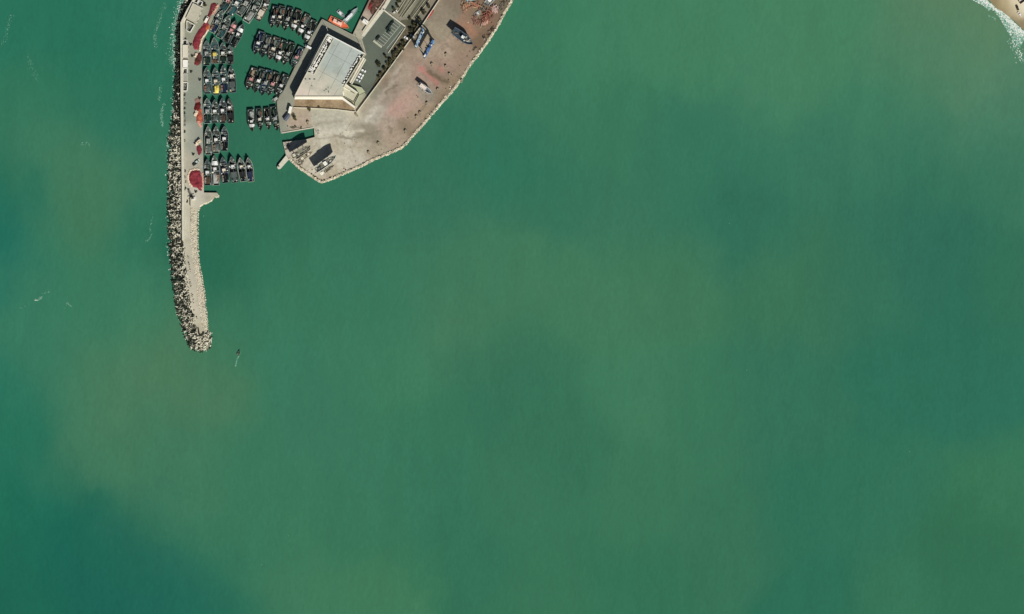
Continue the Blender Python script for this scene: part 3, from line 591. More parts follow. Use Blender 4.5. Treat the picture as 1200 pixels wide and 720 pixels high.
# slipway workshop shed (white top) near the quay turn
k = empty('workshop', W(340.5, 129.5, 2.2), math.radians(-14)); tag(k, 'narrow white roofed hut beside the quay turn and tree', 'hut')
mb = MB(); mb.box((0, 0, 1.9), (2.0, 5.4, 3.8)); mb.build('wall', M_white, k); mb = MB(); mb.box((0, 0, 3.9), (2.3, 5.7, .2)); mb.build('roof', M_white, k); mb = MB(); mb.box((1.03, 0, 1.1), (.06, 1.2, 2.1)); mb.build('door', M_grey, k)
k = empty('slate_hut', W(336.6, 138.2, 2.2), math.radians(-38)); tag(k, 'grey blue roofed hut angled beside the white hut', 'hut')
mb = MB(); mb.box((0, 0, 1.3), (3.0, 5.6, 2.6)); mb.build('wall', M_grey, k)
mb = MB(); mb.add([(-1.7, -3, 2.6), (1.7, -3, 2.6), (1.7, 3, 2.6), (-1.7, 3, 2.6), (0, -3, 3.4), (0, 3, 3.4)], [(0, 4, 5, 3), (1, 2, 5, 4), (0, 1, 4), (2, 3, 5), (3, 2, 1, 0)]); mb.build('roof', M_roofobj, k, col=lin(92, 100, 112))
mb = MB(); mb.box((1.53, 0, 1.0), (.06, 1.0, 2.0)); mb.build('door', M_dark, k)
# beach cabin
k = empty('beach_cabin', W(1197, 1.2, .3), math.radians(35)); tag(k, 'small open beach cabin with dark frame on the sand', 'cabin')
rim_ = MB()
for a, b in (((-2.2, -1.6), (2.2, -1.6)), ((2.2, -1.6), (2.2, 1.6)), ((2.2, 1.6), (-2.2, 1.6)), ((-2.2, 1.6), (-2.2, -1.6))): rim_.beam((a[0], a[1], 1.1), (b[0], b[1], 1.1), .25, 2.2)
rim_.build('wall', mat('dark_timber', lin(92, 76, 58), .9, .3, 1.0), k); mb = MB(); mb.sheet([(-2, -1.4), (2, -1.4), (2, 1.4), (-2, 1.4)], .3); mb.build('floor', M_cream, k)

# ------------------------------------------------------------------ PARKING MARKINGS (painted lines are part of the road surface)
mb = MB()
A, B = (449.6,54), (469.2,30.2); dx, dy = .80, .60
for i in range(10):
    c = lerp(A, B, i / 9); e = (c[0] - 9.2 * dx, c[1] - 9.2 * dy * 1.02)
    a = W(*c); b = W(*e); d = (b - a).normalized(); nr = Vector((-d.y, d.x, 0)) * .11
    mb.sheet([(v.x, v.y) for v in (a - nr, b - nr, b + nr, a + nr)], 2.30)
a = W(*A); b = W(*B); d = (b - a).normalized(); nr = Vector((-d.y, d.x, 0)) * .13
mb.sheet([(v.x, v.y) for v in (a - nr, b - nr, b + nr, a + nr)], 2.31)
a = W(453.2,57.6); b = W(472.8,33.2)
mb.sheet([(v.x, v.y) for v in (a - nr, b - nr, b + nr, a + nr)], 2.31)
o = mb.build('bay_markings', M_line); tag(o, 'white painted parking bay lines on the asphalt lot', 'road marking', kind='structure')
k = empty('planter', W(442.6, 51.8, 2.2), math.radians(-38)); tag(k, 'pale raised planter bar at the south end of the parking bays', 'planter')
mb = MB(); mb.box((0, 0, .3), (8.6, 1.6, .6)); mb.build('kerb', M_conc, k); mb = MB(); mb.box((0, 0, .62), (8.2, 1.2, .06)); mb.build('soil', mat('planter_gravel', lin(176, 178, 156), .95, .2, 1.5), k)

# ------------------------------------------------------------------ FISHING BOATS
LB, BB = 22.0, 6.3
def hb(t):
    if t < .55: return BB / 2 * (.82 + .18 * math.sin(min(t / .45, 1) * math.pi / 2))
    return BB / 2 * max(.012, 1 - ((t - .55) / .45) ** 2.3)
def sheer(t): return 1.75 + 1.5 * max(0, t - .25) ** 2 / .56 + .35 * max(0, .25 - t) * 2
def yb(t): return (t - .5) * LB
def proto(kind):
    r = empty('fishing_boat', (0, 0, 0))
    ts = [0, .08, .18, .3, .42, .54, .64, .72, .79, .85, .9, .94, .97, 1.0]
    n = len(ts); m = MB(); vs = []
    for t in ts:
        h = hb(t); z = sheer(t); y = yb(t); k = max(h - .2, .006)
        ysh = -1.2 * max(0, (t - .85) / .15)
        for sx in (-1, 1): vs += [(sx * h * .45, y + ysh * 1.3, -.9), (sx * h * .9, y + ysh, .35), (sx * h, y, z), (sx * k, y, z), (sx * k, y, z - .8)]
    fs = []
    for i in range(n - 1):
        a, b = 10 * i, 10 * (i + 1)
        for j in range(4): fs += [(a + j, a + j + 1, b + j + 1, b + j)]
        for j in range(5, 9): fs += [(b + j, b + j + 1, a + j + 1, a + j)]
    fs += [(0, 5, 6, 1), (1, 6, 7, 2), (3, 2, 7, 8), (4, 3, 8, 9)]
    m.add(vs, fs); m.build('hull', M_paint, r, col=(.02, .05, .05, 1))
    m = MB(); vs = []
    for t in ts: k = max(hb(t) - .2, .006); vs += [(-k, yb(t), sheer(t) - .78), (k, yb(t), sheer(t) - .78)]
    m.add(vs, [(2 * i, 2 * i + 1, 2 * i + 3, 2 * i + 2) for i in range(n - 1)]); m.build('deck', M_paint, r, col=(.05, .07, .06, 1))
    m = MB(); vs = []
    for t in ts:
        h = hb(t) + .05; k = max(hb(t) - .24, .0)
        for sx in (-1, 1): vs += [(sx * h, yb(t), sheer(t) + .01), (sx * h, yb(t), sheer(t) + .14), (sx * k, yb(t), sheer(t) + .14), (sx * k, yb(t), sheer(t) + .01)]
    fs = []
    for i in range(n - 1):
        for s in (0, 4):
            a, b = 8 * i + s, 8 * (i + 1) + s
            for j in range(4): fs.append((a + j, a + (j + 1) % 4, b + (j + 1) % 4, b + j))
    m.add(vs, fs); m.box((0, yb(0) + .02, sheer(0) + .07), (hb(0) * 2, .3, .13)); m.build('gunwale', M_paint, r, col=(.3, .36, .34, 1))
    # foredeck
    m = MB(); tf = [.8, .86, .91, .95, .985]; vs = []
    for t in tf: k = max(hb(t) - .26, .01); vs += [(-k, yb(t), sheer(t) - .22), (k, yb(t), sheer(t) - .22)]
    fs = [(2 * i, 2 * i + 1, 2 * i + 3, 2 * i + 2) for i in range(len(tf) - 1)]
    k = hb(.8) - .26; b0 = len(vs); vs += [(-k, yb(.8), sheer(.8) - .8), (k, yb(.8), sheer(.8) - .8)]; fs.append((b0, b0 + 1, 1, 0)); m.add(vs, fs); m.build('foredeck', M_paint, r, col=(.12, .16, .15, 1))
    zd = lambda t: sheer(t) - .78
    wt = {'A': .47, 'B': .6, 'C': .3, 'D': .52}[kind]; wl, ww = {'A': (3.6, 2.9), 'B': (3.0, 2.7), 'C': (5.4, 3.2), 'D': (3.4, 2.6)}[kind]
    z0 = zd(wt); yc = yb(wt)
    m = MB(); m.box((0, yc, z0 + 1.05), (ww, wl, 2.1)); m.box((0, yc + wl * .15, z0 + 2.75), (ww * .8, wl * .55, 1.2)); wh = m.build('wheelhouse', M_paint, r, col=(.7, .7, .68, 1))
    m = MB(); m.box((0, yc + wl * .15, z0 + 2.85), (ww * .82, wl * .57, .55)); m.build('window', M_glass, wh)
    m = MB(); m.box((0, yc + wl * .15, z0 + 3.42), (ww * .86, wl * .56, .12)); m.build('wheelhouse_roof', M_paint, r, col=(.8, .8, .78, 1))
    m = MB(); m.tube((0, yc + wl * .55, z0 + .5), (0, yc + wl * .55, z0 + 6.8), .13, .07); m.beam((-1.3, yc + wl * .55, z0 + 5.4), (1.3, yc + wl * .55, z0 + 5.4), .1, .1); m.build('mast', M_paint, r, col=(.6, .6, .55, 1))
    m = MB(); m.tube((ww * .24, yc - wl * .3, z0 + 2.1), (ww * .24, yc - wl * .3, z0 + 3.6), .3, n=10); m.build('funnel', M_dark, r)
    m = MB(); m.tube((-ww * .26, yc - wl * .42, z0 + 2.4), (-ww * .26, yc - wl * .16, z0 + 2.4), .26, n=10); m.build('life_raft', M_white, r)
    m = MB(); m.tube((0, yc - wl * .5, z0 + 1.8), (.4, yc - wl * .5 - 5, z0 + 4.2), .12, .07); m.tube((0, yc - wl * .5, z0 + .3), (0, yc - wl * .5, z0 + 2.2), .16); m.build('boom', M_paint, r, col=(.45, .45, .42, 1))
    # net heap aft
    y0, y1 = yb(.06), yc - wl / 2 - .8
    if kind == 'C': y0, y1 = yb(.02), yc - wl / 2 - .3
    m = MB(); nx_, ny_ = 9, 12; vs = []
    for j in range(ny_):
        for i in range(nx_):
            u = i / (nx_ - 1) * 2 - 1; v = j / (ny_ - 1) * 2 - 1
            x = u * BB * .33; y = y0 + (y1 - y0) * (v + 1) / 2
            hgt = max(0, (1 - u ** 4) * (1 - v ** 4)) ** .5 * (.75 + .55 * mnoise.noise((x * .9 + ord(kind), y * .6, 1))) * 1.25
            vs.append((x + .2 * mnoise.noise((y, x, 3)), y, zd(.2) + .05 + hgt))
    m.add(vs, [(j * nx_ + i, j * nx_ + i + 1, (j + 1) * nx_ + i + 1, (j + 1) * nx_ + i) for j in range(ny_ - 1) for i in range(nx_ - 1)]); m.build('net_heap', M_net, r, smooth=True, col=(.06, .06, .06, 1))
    # heap of floats beside the net
    sd_ = -1 if kind in 'AC' else 1; t0, t1 = (.1, wt - .14) if kind != 'C' else (.03, .17); m = MB(); nn = 8; vs = []
    for j in range(nn):
        for i in range(nn):
            u, v = i / (nn - 1) * 2 - 1, j / (nn - 1) * 2 - 1; edge_ = max(abs(u), abs(v)) > .99
            vs.append((sd_ * BB * .27 + u * .75, yb(t0) + (yb(t1) - yb(t0)) * (v + 1) / 2, zd(.2) + (.05 if edge_ else random.uniform(.9, 1.9))))
    m.add(vs, [(j * nn + i, j * nn + i + 1, (j + 1) * nn + i + 1, (j + 1) * nn + i) for j in range(nn - 1) for i in range(nn - 1)]); m.build('float_heap', M_paint, r, col=(.55, .5, .45, 1))
    # working deck: hatch, winch, crates, rails
    tf = wt + .19 if kind != 'C' else .58
    m = MB(); m.box((0, yb(tf), zd(tf) + .4), (1.9, 1.9, .7), taper=.9); m.build('hatch', M_paint, r, col=(.25, .3, .28, 1))
    m = MB(); tw = min(.78, tf + .09); m.tube((-.9, yb(tw), zd(tw) + .55), (.9, yb(tw), zd(tw) + .55), .38, n=10); m.box((-1.0, yb(tw), zd(tw) + .35), (.2, .8, .8)); m.box((1.0, yb(tw), zd(tw) + .35), (.2, .8, .8)); m.build('winch', M_paint, r, col=(.3, .3, .28, 1))
    for i in range(18):
        t = random.uniform(wt - .12, .88) if i < 14 else random.uniform(.04, .12); x = random.choice((-1, 1)) * random.uniform(.45, .86) * hb(t)
        m = MB(); m.box((0, 0, .35), (random.uniform(.4, 1.0), random.uniform(.4, 1.3), random.uniform(.5, .9))); cr = m.build('crate', M_paint, r, loc=(x, yb(t), zd(t) + .1)); cr.rotation_euler = (0, 0, random.uniform(-.6, .6))
    m = MB()
    for sx in (-1, 1):
        for t in (.82, .87, .92, .96): m.tube((sx * hb(t) * .92, yb(t), sheer(t)), (sx * hb(t) * .92, yb(t), sheer(t) + .8), .05, n=5)
        for a, b in ((.82, .87), (.87, .92), (.92, .96)): m.tube((sx * hb(a) * .92, yb(a), sheer(a) + .8), (sx * hb(b) * .92, yb(b), sheer(b) + .8), .06, n=5)
    m.build('bow_rail', M_paint, r, col=(.6, .62, .6, 1))
    if kind == 'B':
        m = MB(); m.box((0, yb(.3), zd(.3) + 2.3), (BB * .7, 4.6, .1)); 
        for sx in (-1, 1):
            for t in (.21, .39): m.tube((sx * BB * .32, yb(t), zd(t)), (sx * BB * .32, yb(t), zd(t) + 2.3), .07, n=6)
        m.build('awning', M_paint, r, col=(.3, .32, .3, 1))
    if kind == 'D':
        m = MB(); q = []; 
        for t in (.66, .74, .8): q += [(-hb(t) * .75, yb(t), sheer(t) + .35), (0, yb(t), sheer(t) + .9), (hb(t) * .75, yb(t), sheer(t) + .35)]
        m.add(q, [(0, 1, 4, 3), (1, 2, 5, 4), (3, 4, 7, 6), (4, 5, 8, 7)]); m.build('tarpaulin', M_paint, r, col=(.75, .75, .72, 1))
    return r

PAL = {'teal': lin(46, 82, 84), 'dark green': lin(30, 52, 44), 'black': lin(22, 26, 26), 'navy': lin(26, 38, 64), 'grey': lin(86, 96, 92), 'brown': lin(74, 62, 52), 'white': lin(222, 224, 220), 'blue': lin(30, 52, 84), 'tan': lin(140, 126, 104),
       'cream': lin(220, 210, 188), 'pink': lin(196, 140, 140), 'red': lin(140, 44, 48), 'yellow': lin(214, 196, 96), 'pale grey': lin(150, 154, 148), 'orange': lin(206, 96, 60)}
# bow, stern, width, kind, deck colour, roof colour, net colour
F = {}
F['R1'] = [((243.3,186.5),(243.8,218),8.6,'A','dark green','white','brown'), ((251.5,183),(253.5,216.8),9,'D','black','white','pale grey'), ((261,183.5),(265,215.5),8.6,'A','navy','cream','black'), ((271.5,184),(276,214),9,'B','black','white','grey'), ((281.5,184.4),(286,213.6),8.2,'B','dark green','cream','black'), ((291,184),(294.6,214),7.8,'B','black','white','navy')]
F['R2'] = [((244.3,148.5),(244.6,181),8.6,'A','dark green','pale grey','grey'), ((253.6,148.5),(253.6,179.5),8.2,'A','black','white','grey'), ((263.5,147.5),(263,178),8.6,'A','navy','white','black')]
F['R3'] = [((243.3,115.5),(243.5,145),8.6,'A','teal','pale grey','dark green'), ((252.3,116.3),(252.2,145),8.2,'A','dark green','white','grey'), ((261,115.3),(261.6,144.3),8.4,'A','navy','white','brown'), ((268.8,115.5),(271.2,144.5),7.4,'B','brown','white','black')]
F['R4'] = [((242.6,79),(243.5,110.8),9,'A','teal','white','grey'), ((252.6,80),(254,111),8.8,'A','teal','cream','yellow'), ((262,76.5),(263.2,110.5),8.6,'A','teal','white','navy'), ((270.8,78),(273.2,108.5),8.2,'B','black','white','grey')]
F['R5'] = [((242.4,48),(242.6,77),9,'A','teal','pale grey','dark green'), ((251.4,43.5),(252.6,75.6),9.4,'C','teal','yellow','brown'), ((261.5,49.5),(261.6,75.6),8.2,'A','black','white','dark green'), ((269.6,53),(270.6,76),7.6,'B','grey','white','black')]
F['R6'] = [((261.4,12.5),(248.6,38.5),7.6,'A','teal','pale grey','navy'), ((270,17.8),(256.6,45.5),8.4,'A','dark green','pale grey','teal'), ((277.6,24.5),(264.4,49.5),8.2,'D','brown','pink','black'), ((286.2,28),(271.6,56),8.2,'D','dark green','white','black')]
F['R7'] = [((276.5,-14),(259.5,14.5),8.4,'A','dark green','pink','teal'), ((287,-10),(269,18),8.4,'A','teal','white','teal'), ((297.5,-11),(280,18),8,'A','black','pale grey','grey'), ((308.5,-7),(289,25.5),8.6,'A','dark green','pale grey','pale grey'), ((317,-4),(302,24),7.6,'B','brown','white','cream')]
F['M1'] = [((318.4,33.4),(323.4,8),7.4,'A','navy','white','black'), ((325.2,33.5),(331.4,8),7.4,'A','black','cream','grey'), ((333.6,36.4),(341,10),7.6,'A','black','pale grey','black'), ((342.6,37.4),(351.2,13),7.6,'D','brown','cream','black'), ((349.4,43.4),(361.6,17.5),7.8,'D','black','white','grey'), ((357,51),(369,24.5),7.8,'D','dark green','white','black')]
F['M2'] = [((298.8,64.4),(307.4,38.5),7.8,'A','navy','white','navy'), ((306.8,69),(315.8,41.5),8.2,'A','black','pale grey','grey'), ((315.8,71.5),(325.6,44.5),8.4,'A','brown','cream','grey'), ((323.8,74.5),(334.4,48.5),8.2,'D','dark green','white','dark green'), ((332.2,77.5),(343.4,50.5),8.2,'A','black','pale grey','dark green'), ((342,80),(353.6,56),7.8,'A','teal','pink','navy')]
F['M3'] = [((289.8,107),(299.4,80),8.2,'A','brown','pink','tan'), ((298.8,109),(308,82),8.2,'A','dark green','white','dark green'), ((306.8,113),(316,83),8,'A','blue','pale grey','dark green'), ((314.6,112.5),(325,86),8,'A','dark green','pink','black'), ((324,114.5),(336,88),7.8,'A','black','white','grey')]
F['M4'] = [((296.2,155.5),(294.2,128),7.6,'D','dark green','white','pale grey'), ((305.8,154),(303.6,127),7.6,'A','black','cream','grey'), ((315.4,152.5),(312.8,127.4),7.2,'A','black','white','black'), ((325.2,154),(320.4,125),7.2,'A','dark green','pale grey','dark green')]
ROWN = {'R1': 'row beside round red net', 'R2': 'three boat row', 'R3': 'row beside orange net heap', 'R4': 'row north of orange net', 'R5': 'row beside crimson net end',
        'R6': 'slanting row beside crimson net', 'R7': 'northernmost slanting row', 'M1': 'row at hall corner', 'M2': 'second row along hall quay', 'M3': 'third row along hall quay', 'M4': 'row nearest the slipway'}
ORD = ['first', 'second', 'third', 'fourth', 'fifth', 'sixth']
protos = {k: proto(k) for k in 'ABCD'}
used = {k: False for k in 'ABCD'}
for row, boats in F.items():
    for i, (bow, st, w, kind, deck, roof, net) in enumerate(boats):
        if used[kind]: r = copy_tree(protos[kind])
        else: r = protos[kind]; used[kind] = True
        b, s_ = W(*bow), W(*st); c = (b + s_) / 2; d = b - s_
        r.location = (c.x, c.y, random.uniform(-.15, .1)); r.rotation_euler = (0, 0, math.atan2(d.y, d.x) - math.pi / 2); r.scale = (w * random.uniform(1.04, 1.2) * S / BB, d.length * random.uniform(.95, 1.05) / LB, random.uniform(1.2, 1.4))
        k = i + 1 if row[0] == 'R' else len(boats) - i
        dn = {'dark green': 'dark green', 'pale grey': 'pale grey'}.get(deck, deck)
        tag(r, f'{dn} boat, {roof} wheelhouse, {ORD[k - 1]} from quay, {ROWN[row]}', 'fishing boat', 'fishing boats moored in rows')
        def J(c, a=.25):
            f = random.uniform(1 - a, 1 + a); return tuple(max(.005, x * f * random.uniform(.985, 1.015)) for x in c[:3]) + (1,)
        dc = PAL[deck]; rim_c = lin(*random.choice([(116, 138, 130), (140, 156, 146), (100, 122, 122), (166, 176, 164), (90, 112, 108)]))
        if row[0] == 'M': rim_c = lin(*random.choice([(84, 96, 88), (96, 104, 92), (70, 88, 84), (60, 74, 70)]))
        whf = random.choice((.25, .5, .8, 1.2))
        cm = {'hull': J(dc), 'deck': J(tuple(x * 1.0 for x in dc)), 'gunwale': J(rim_c), 'foredeck': J(tuple((a + b) / 2 * .32 for a, b in zip(dc, rim_c))), 'wheelhouse': J(tuple(x * whf for x in PAL['pale grey']) if roof != 'pink' else tuple(x * .6 for x in PAL['pink']), .2), 'wheelhouse_roof': J(PAL[roof], .08),
              'net_heap': J(PAL[net]), 'float_heap': J(lin(*random.choice([(150, 142, 130), (110, 114, 106), (150, 116, 96), (80, 86, 82), (60, 66, 64)]))), 'hatch': J(lin(100, 112, 106), .4), 'winch': J(lin(110, 112, 106), .4), 'bow_rail': J(rim_c), 'mast': J(lin(150, 150, 138)), 'boom': J(lin(140, 138, 124)),
              'awning': J(PAL[net]), 'tarpaulin': J(PAL['white'] if roof != 'pink' else PAL['pink'], .1)}
        for ch in r.children:
            key = ch.name.split('.')[0]
            if key in cm: ch.color = cm[key]
            if key == 'crate': ch.color = J(lin(*random.choice([(214, 216, 206), (170, 176, 168), (96, 110, 104), (60, 72, 70), (190, 178, 150), (120, 140, 146)])), .3)

# ------------------------------------------------------------------ OTHER BOATS AND SHIPS
def ship(name, bow, st, w, hull, deck, roof, label, cat, z=0.0, stands=False, cabins=((.45, .25, .5, 2.2),), rimc=(200, 204, 196), mast=True, zs=1.0, gear=10):
    b, s_ = W(*bow), W(*st); c = (b + s_) / 2; d = b - s_; L = d.length; Bm = w * S; sl = max(.5, L / 22) * zs
    r = empty(name, (c.x, c.y, z)); r.rotation_euler = (0, 0, math.atan2(d.y, d.x) - math.pi / 2); tag(r, label, cat)
    up = 4.8 * zs if stands else 0.0
    HB = lambda t: hb(t) * Bm / BB; SH = lambda t: sheer(t) * sl + up; Y = lambda t: (t - .5) * L; DK = lambda t: SH(t) - .7 * sl
    ts = [0, .1, .25, .4, .54, .66, .76, .84, .9, .95, .98, 1.0]; n = len(ts); m = MB(); vs = []
    kz = (up - 1.6 * sl) if stands else -.8
    for t in ts:
        h = HB(t); k = max(h - .14 * sl, .005); ys = -.055 * L * max(0, (t - .84) / .16)
        for sx in (-1, 1): vs += [(sx * h * .25, Y(t) + ys * 1.4, kz), (sx * h * .88, Y(t) + ys, up + .3 * sl), (sx * h, Y(t), SH(t)), (sx * k, Y(t), SH(t)), (sx * k, Y(t), DK(t) - .02)]
    fs = []
    for i in range(n - 1):
        a, b_ = 10 * i, 10 * (i + 1)
        for j in range(4): fs.append((a + j, a + j + 1, b_ + j + 1, b_ + j))
        for j in range(5, 9): fs.append((b_ + j, b_ + j + 1, a + j + 1, a + j))
        fs.append((a, b_, b_ + 5, a + 5))
    fs += [(0, 5, 6, 1), (1, 6, 7, 2), (3, 2, 7, 8), (4, 3, 8, 9)]
    m.add(vs, fs); m.build('hull', M_paint, r, col=lin(*hull))
    m = MB(); vs = []
    for t in ts: k = max(HB(t) - .14 * sl, .005); vs += [(-k, Y(t), DK(t)), (k, Y(t), DK(t))]
    m.add(vs, [(2 * i, 2 * i + 1, 2 * i + 3, 2 * i + 2) for i in range(n - 1)]); m.build('deck', M_paint, r, col=lin(*deck))
    m = MB(); vs = []; fs = []
    for t in ts:
        h = HB(t) + .05; k = max(HB(t) - .3 * sl, 0)
        for sx in (-1, 1): vs += [(sx * h, Y(t), SH(t) + .01), (sx * h, Y(t), SH(t) + .12), (sx * k, Y(t), SH(t) + .12), (sx * k, Y(t), SH(t) + .01)]
    for i in range(n - 1):
        for s in (0, 4):
            a, b_ = 8 * i + s, 8 * (i + 1) + s
            for j in range(4): fs.append((a + j, a + (j + 1) % 4, b_ + (j + 1) % 4, b_ + j))
    m.add(vs, fs); m.build('gunwale', M_paint, r, col=lin(*rimc))
    for (t, lf, wf, h) in cabins:
        m = MB(); m.box((0, Y(t), DK(t) + h / 2), (Bm * wf, L * lf, h), taper=.94); cb = m.build('cabin', M_paint, r, col=lin(*[min(235, x + 4) for x in roof]))
        m = MB(); m.box((0, Y(t), DK(t) + h * .68), (Bm * wf * .975, L * lf * .985, h * .26)); m.build('window', M_glass, cb)
        m = MB(); m.box((0, Y(t), DK(t) + h + .06), (Bm * wf * 1.02, L * lf * 1.02, .1)); m.box((Bm * wf * .15, Y(t) - L * lf * .2, DK(t) + h + .25), (Bm * wf * .25, L * lf * .2, .3)); m.build('cabin_roof', M_paint, r, col=lin(*roof))
    if mast:
        t = cabins[0][0] + cabins[0][1] * .6 if cabins else .6
        m = MB(); m.tube((0, Y(t), DK(t)), (0, Y(t), DK(t) + 5.5 * sl), .12, .06); m.beam((-.9, Y(t), DK(t) + 4.2 * sl), (.9, Y(t), DK(t) + 4.2 * sl), .08, .08); m.build('mast', M_paint, r, col=lin(170, 170, 160))
    if gear:
        for i in range(gear):
            t = random.choice((random.uniform(.04, .34), random.uniform(.56, .86))); m = MB(); m.box((0, 0, .3), (random.uniform(.4, 1.3), random.uniform(.5, 1.8), random.uniform(.3, .9)))
            g = m.build('deck_gear', M_paint, r, loc=(random.uniform(-.7, .7) * HB(t), Y(t), DK(t) + .05), col=lin(*random.choice([(150, 150, 138), (96, 98, 92), (204, 200, 186), (60, 64, 62), (126, 112, 92)]))); g.rotation_euler = (0, 0, random.random())
    if stands:
        for t in (.15, .4, .65):
            m = MB()
            for sx in (-1, 1): m.tube((sx * (HB(t) + .7), Y(t), .02), (sx * HB(t) * .7, Y(t), up - .1), .14)
            m.box((0, Y(t), (up - 1.6 * sl) / 2), (.6, .6, max(.2, up - 1.6 * sl))); m.build('stand', M_grey, r)
    return r
G = 2.2
ship('rescue_boat', (409.2,33.4), (386.2,21.6), 7.6, (214,84,52), (226,110,74), (238,196,176), 'bright orange lifeboat moored along the north side of the hall quay', 'lifeboat', cabins=((.42, .42, .55, 2.0), (.5, .16, .36, 3.2)), rimc=(236,170,130), gear=4, zs=.8)
ship('patrol_boat', (419.4,9.6), (401.6,28), 5.4, (150,160,158), (150,164,162), (226,232,232), 'slim pale grey launch moored beside the finger quay', 'launch', cabins=((.42, .4, .55, 1.7), (.55, .16, .42, 2.8)), rimc=(176,190,188), gear=3, zs=.75)
ship('work_boat', (403.8,20.6), (395.8,12.5), 4.2, (210,216,216), (150,160,170), (226,230,232), 'small white boat moored outside the orange lifeboat', 'boat', cabins=((.4, .35, .6, 1.5),), gear=2, zs=.9)
ship('service_boat', (330.5,110.5), (319.6,119.4), 5, (60,84,80), (70,92,84), (170,176,166), 'small dark green workboat tied at the quay turn', 'workboat', cabins=((.35, .3, .6, 1.7),), gear=5, zs=.9)
ship('open_boat', (281.4,411), (279,416.4), 2.6, (70,118,100), (18,46,40), (90,120,110), 'tiny open motorboat under way off the breakwater end', 'motorboat', cabins=(), mast=False, gear=1, zs=.9, rimc=(112,156,136))
ship('trawler', (554.4,53.4), (531,36.4), 10, (40,54,74), (52,66,76), (232,236,232), 'dark blue trawler propped up on the open boatyard', 'trawler', z=G, stands=True, cabins=((.5, .12, .3, 3.4),), rimc=(88,106,124), zs=1.3, gear=26)
ship('yacht', (506.8,111), (491.6,99), 5.4, (236,234,228), (110,120,126), (228,214,202), 'small white boat propped up in the middle of the boatyard', 'boat', z=G, stands=True, cabins=((.3, .42, .66, 1.6),), rimc=(244,244,240), zs=1.05, gear=4, mast=False)
ship('barge', (365.4,171.5), (343,184.5), 6.8, (96,98,84), (128,128,110), (206,200,180), 'weathered olive trawler hauled out beside the slipway', 'trawler', z=G, stands=True, cabins=((.12, .12, .5, 2.6),), rimc=(150,150,128), zs=1.5, gear=22)
ship('skiff', (367.4,177.6), (349.6,190), 4.6, (130,126,104), (150,144,122), (222,214,192), 'shabby narrow boat hauled out alongside the olive trawler', 'boat', z=G, stands=True, cabins=((.3, .14, .6, 1.6), (.7, .1, .6, 1.2)), rimc=(196,186,160), zs=.8, gear=18)
ship('seiner', (395.4,182.6), (371,200.6), 8.6, (70,80,78), (112,118,108), (238,236,226), 'white bowed seiner hauled out at the south tip of the yard', 'seiner', z=G, stands=True, cabins=((.45, .13, .5, 3.2),), rimc=(206,208,194), zs=1.5, gear=34)
ship('tender', (392.6,193.6), (376.4,205), 3.4, (90,92,84), (84,86,76), (236,232,218), 'slim dark tender hauled out alongside the white bowed seiner', 'tender', z=G, stands=True, cabins=((.12, .24, .8, 1.8),), rimc=(150,146,128), zs=.75, gear=10)
ship('hauled_boat', (587,-14), (570.4,6.4), 8, (60,64,66), (120,126,124), (236,236,232), 'grey white topped boat cut by the top edge, near the revetment', 'boat', z=G, stands=True, cabins=((.3, .3, .4, 2.2),), rimc=(200,204,200), zs=1.3, gear=8)
ship('dinghy', (556.6,-3), (547.8,2.4), 5, (120,176,190), (140,190,200), (150,196,204), 'pale turquoise dinghy at the top edge of the yard', 'dinghy', z=G, stands=False, cabins=(), rimc=(160,204,212), mast=False, gear=2, zs=.6)
ship('punt', (563,13.2), (556.6,19), 4.6, (214,216,210), (120,124,120), (220,222,218), 'small white punt lying between the timber piles', 'punt', z=G, stands=False, cabins=((.5, .2, .6, .8),), rimc=(226,228,222), mast=False, gear=3, zs=.6)

# ------------------------------------------------------------------ BOAT HOIST
hr = empty('boat_hoist', W(498, 51.5, G)); tag(hr, 'blue travelling boat hoist with two long side frames', 'boat hoist')
def hp(x, y, z): p = W(x, y) - hr.location; return Vector((p.x, p.y, z))
M_blue = mat('hoist_blue', lin(74, 118, 168), .5, .15, .6, spec=.4); M_blue3 = mat('hoist_deep_blue', lin(48, 76, 118), .5, .2, .6); M_blue2 = mat('hoist_pale_blue', lin(146, 174, 194), .5, .2, .6)
for (a, b, mm) in (((496.6,35.4),(487.4,56),M_blue2), ((508.6,48),(497.6,68),M_blue)):
    mb = MB(); mb.beam(hp(*a, 10.6), hp(*b, 10.6), 1.7, 1.4); mb.build('top_beam', mm, hr)
    mb = MB(); mb.beam(hp(*a, 1.7), hp(*b, 1.7), 1.7, 1.2); mb.build('bottom_beam', mm, hr)
    for t in (.06, .94):
        c = lerp(a, b, t); mb = MB(); mb.beam(hp(*c, 1.2), hp(*c, 10.0), 1.3, 1.3); mb.build('leg', mm, hr)
        for dt in (-.05, .05):
            c2 = lerp(a, b, t + dt * (1 if 0 < t + dt < 1 else 0)); d = (hp(*b, 0) - hp(*a, 0)).normalized(); nr = Vector((-d.y, d.x, 0))
            mb = MB(); mb.tube(hp(*c2, .75) - nr * .45, hp(*c2, .75) + nr * .45, .75, n=14); mb.build('wheel', M_rubber, hr)
    for i in range(18):
        c = lerp(a, b, (i + .5) / 18); c = (c[0] + random.uniform(-2.0, 1.6), c[1] + random.uniform(-1.4, 1.2)); mb = MB(); mb.box((0, 0, 0), (random.uniform(.6, 1.7), random.uniform(.6, 1.7), .7)); mc = mb.build('machinery', random.choice((M_blue2, M_blue, M_white, M_blue3, M_dark)), hr, loc=hp(*c, random.choice((2.8, 11.6, 11.6)))); mc.rotation_euler = (0, 0, random.random())
mb = MB(); mb.beam(hp(496.6,35.4,11), hp(508.6,48,11), 1.0, 1.1); mb.build('cross_beam', M_dark, hr)
mb = MB(); mb.beam(hp(488.6,53.5,9.6), hp(498.8,65,9.6), .35, .12); mb.build('sling', M_cream, hr)
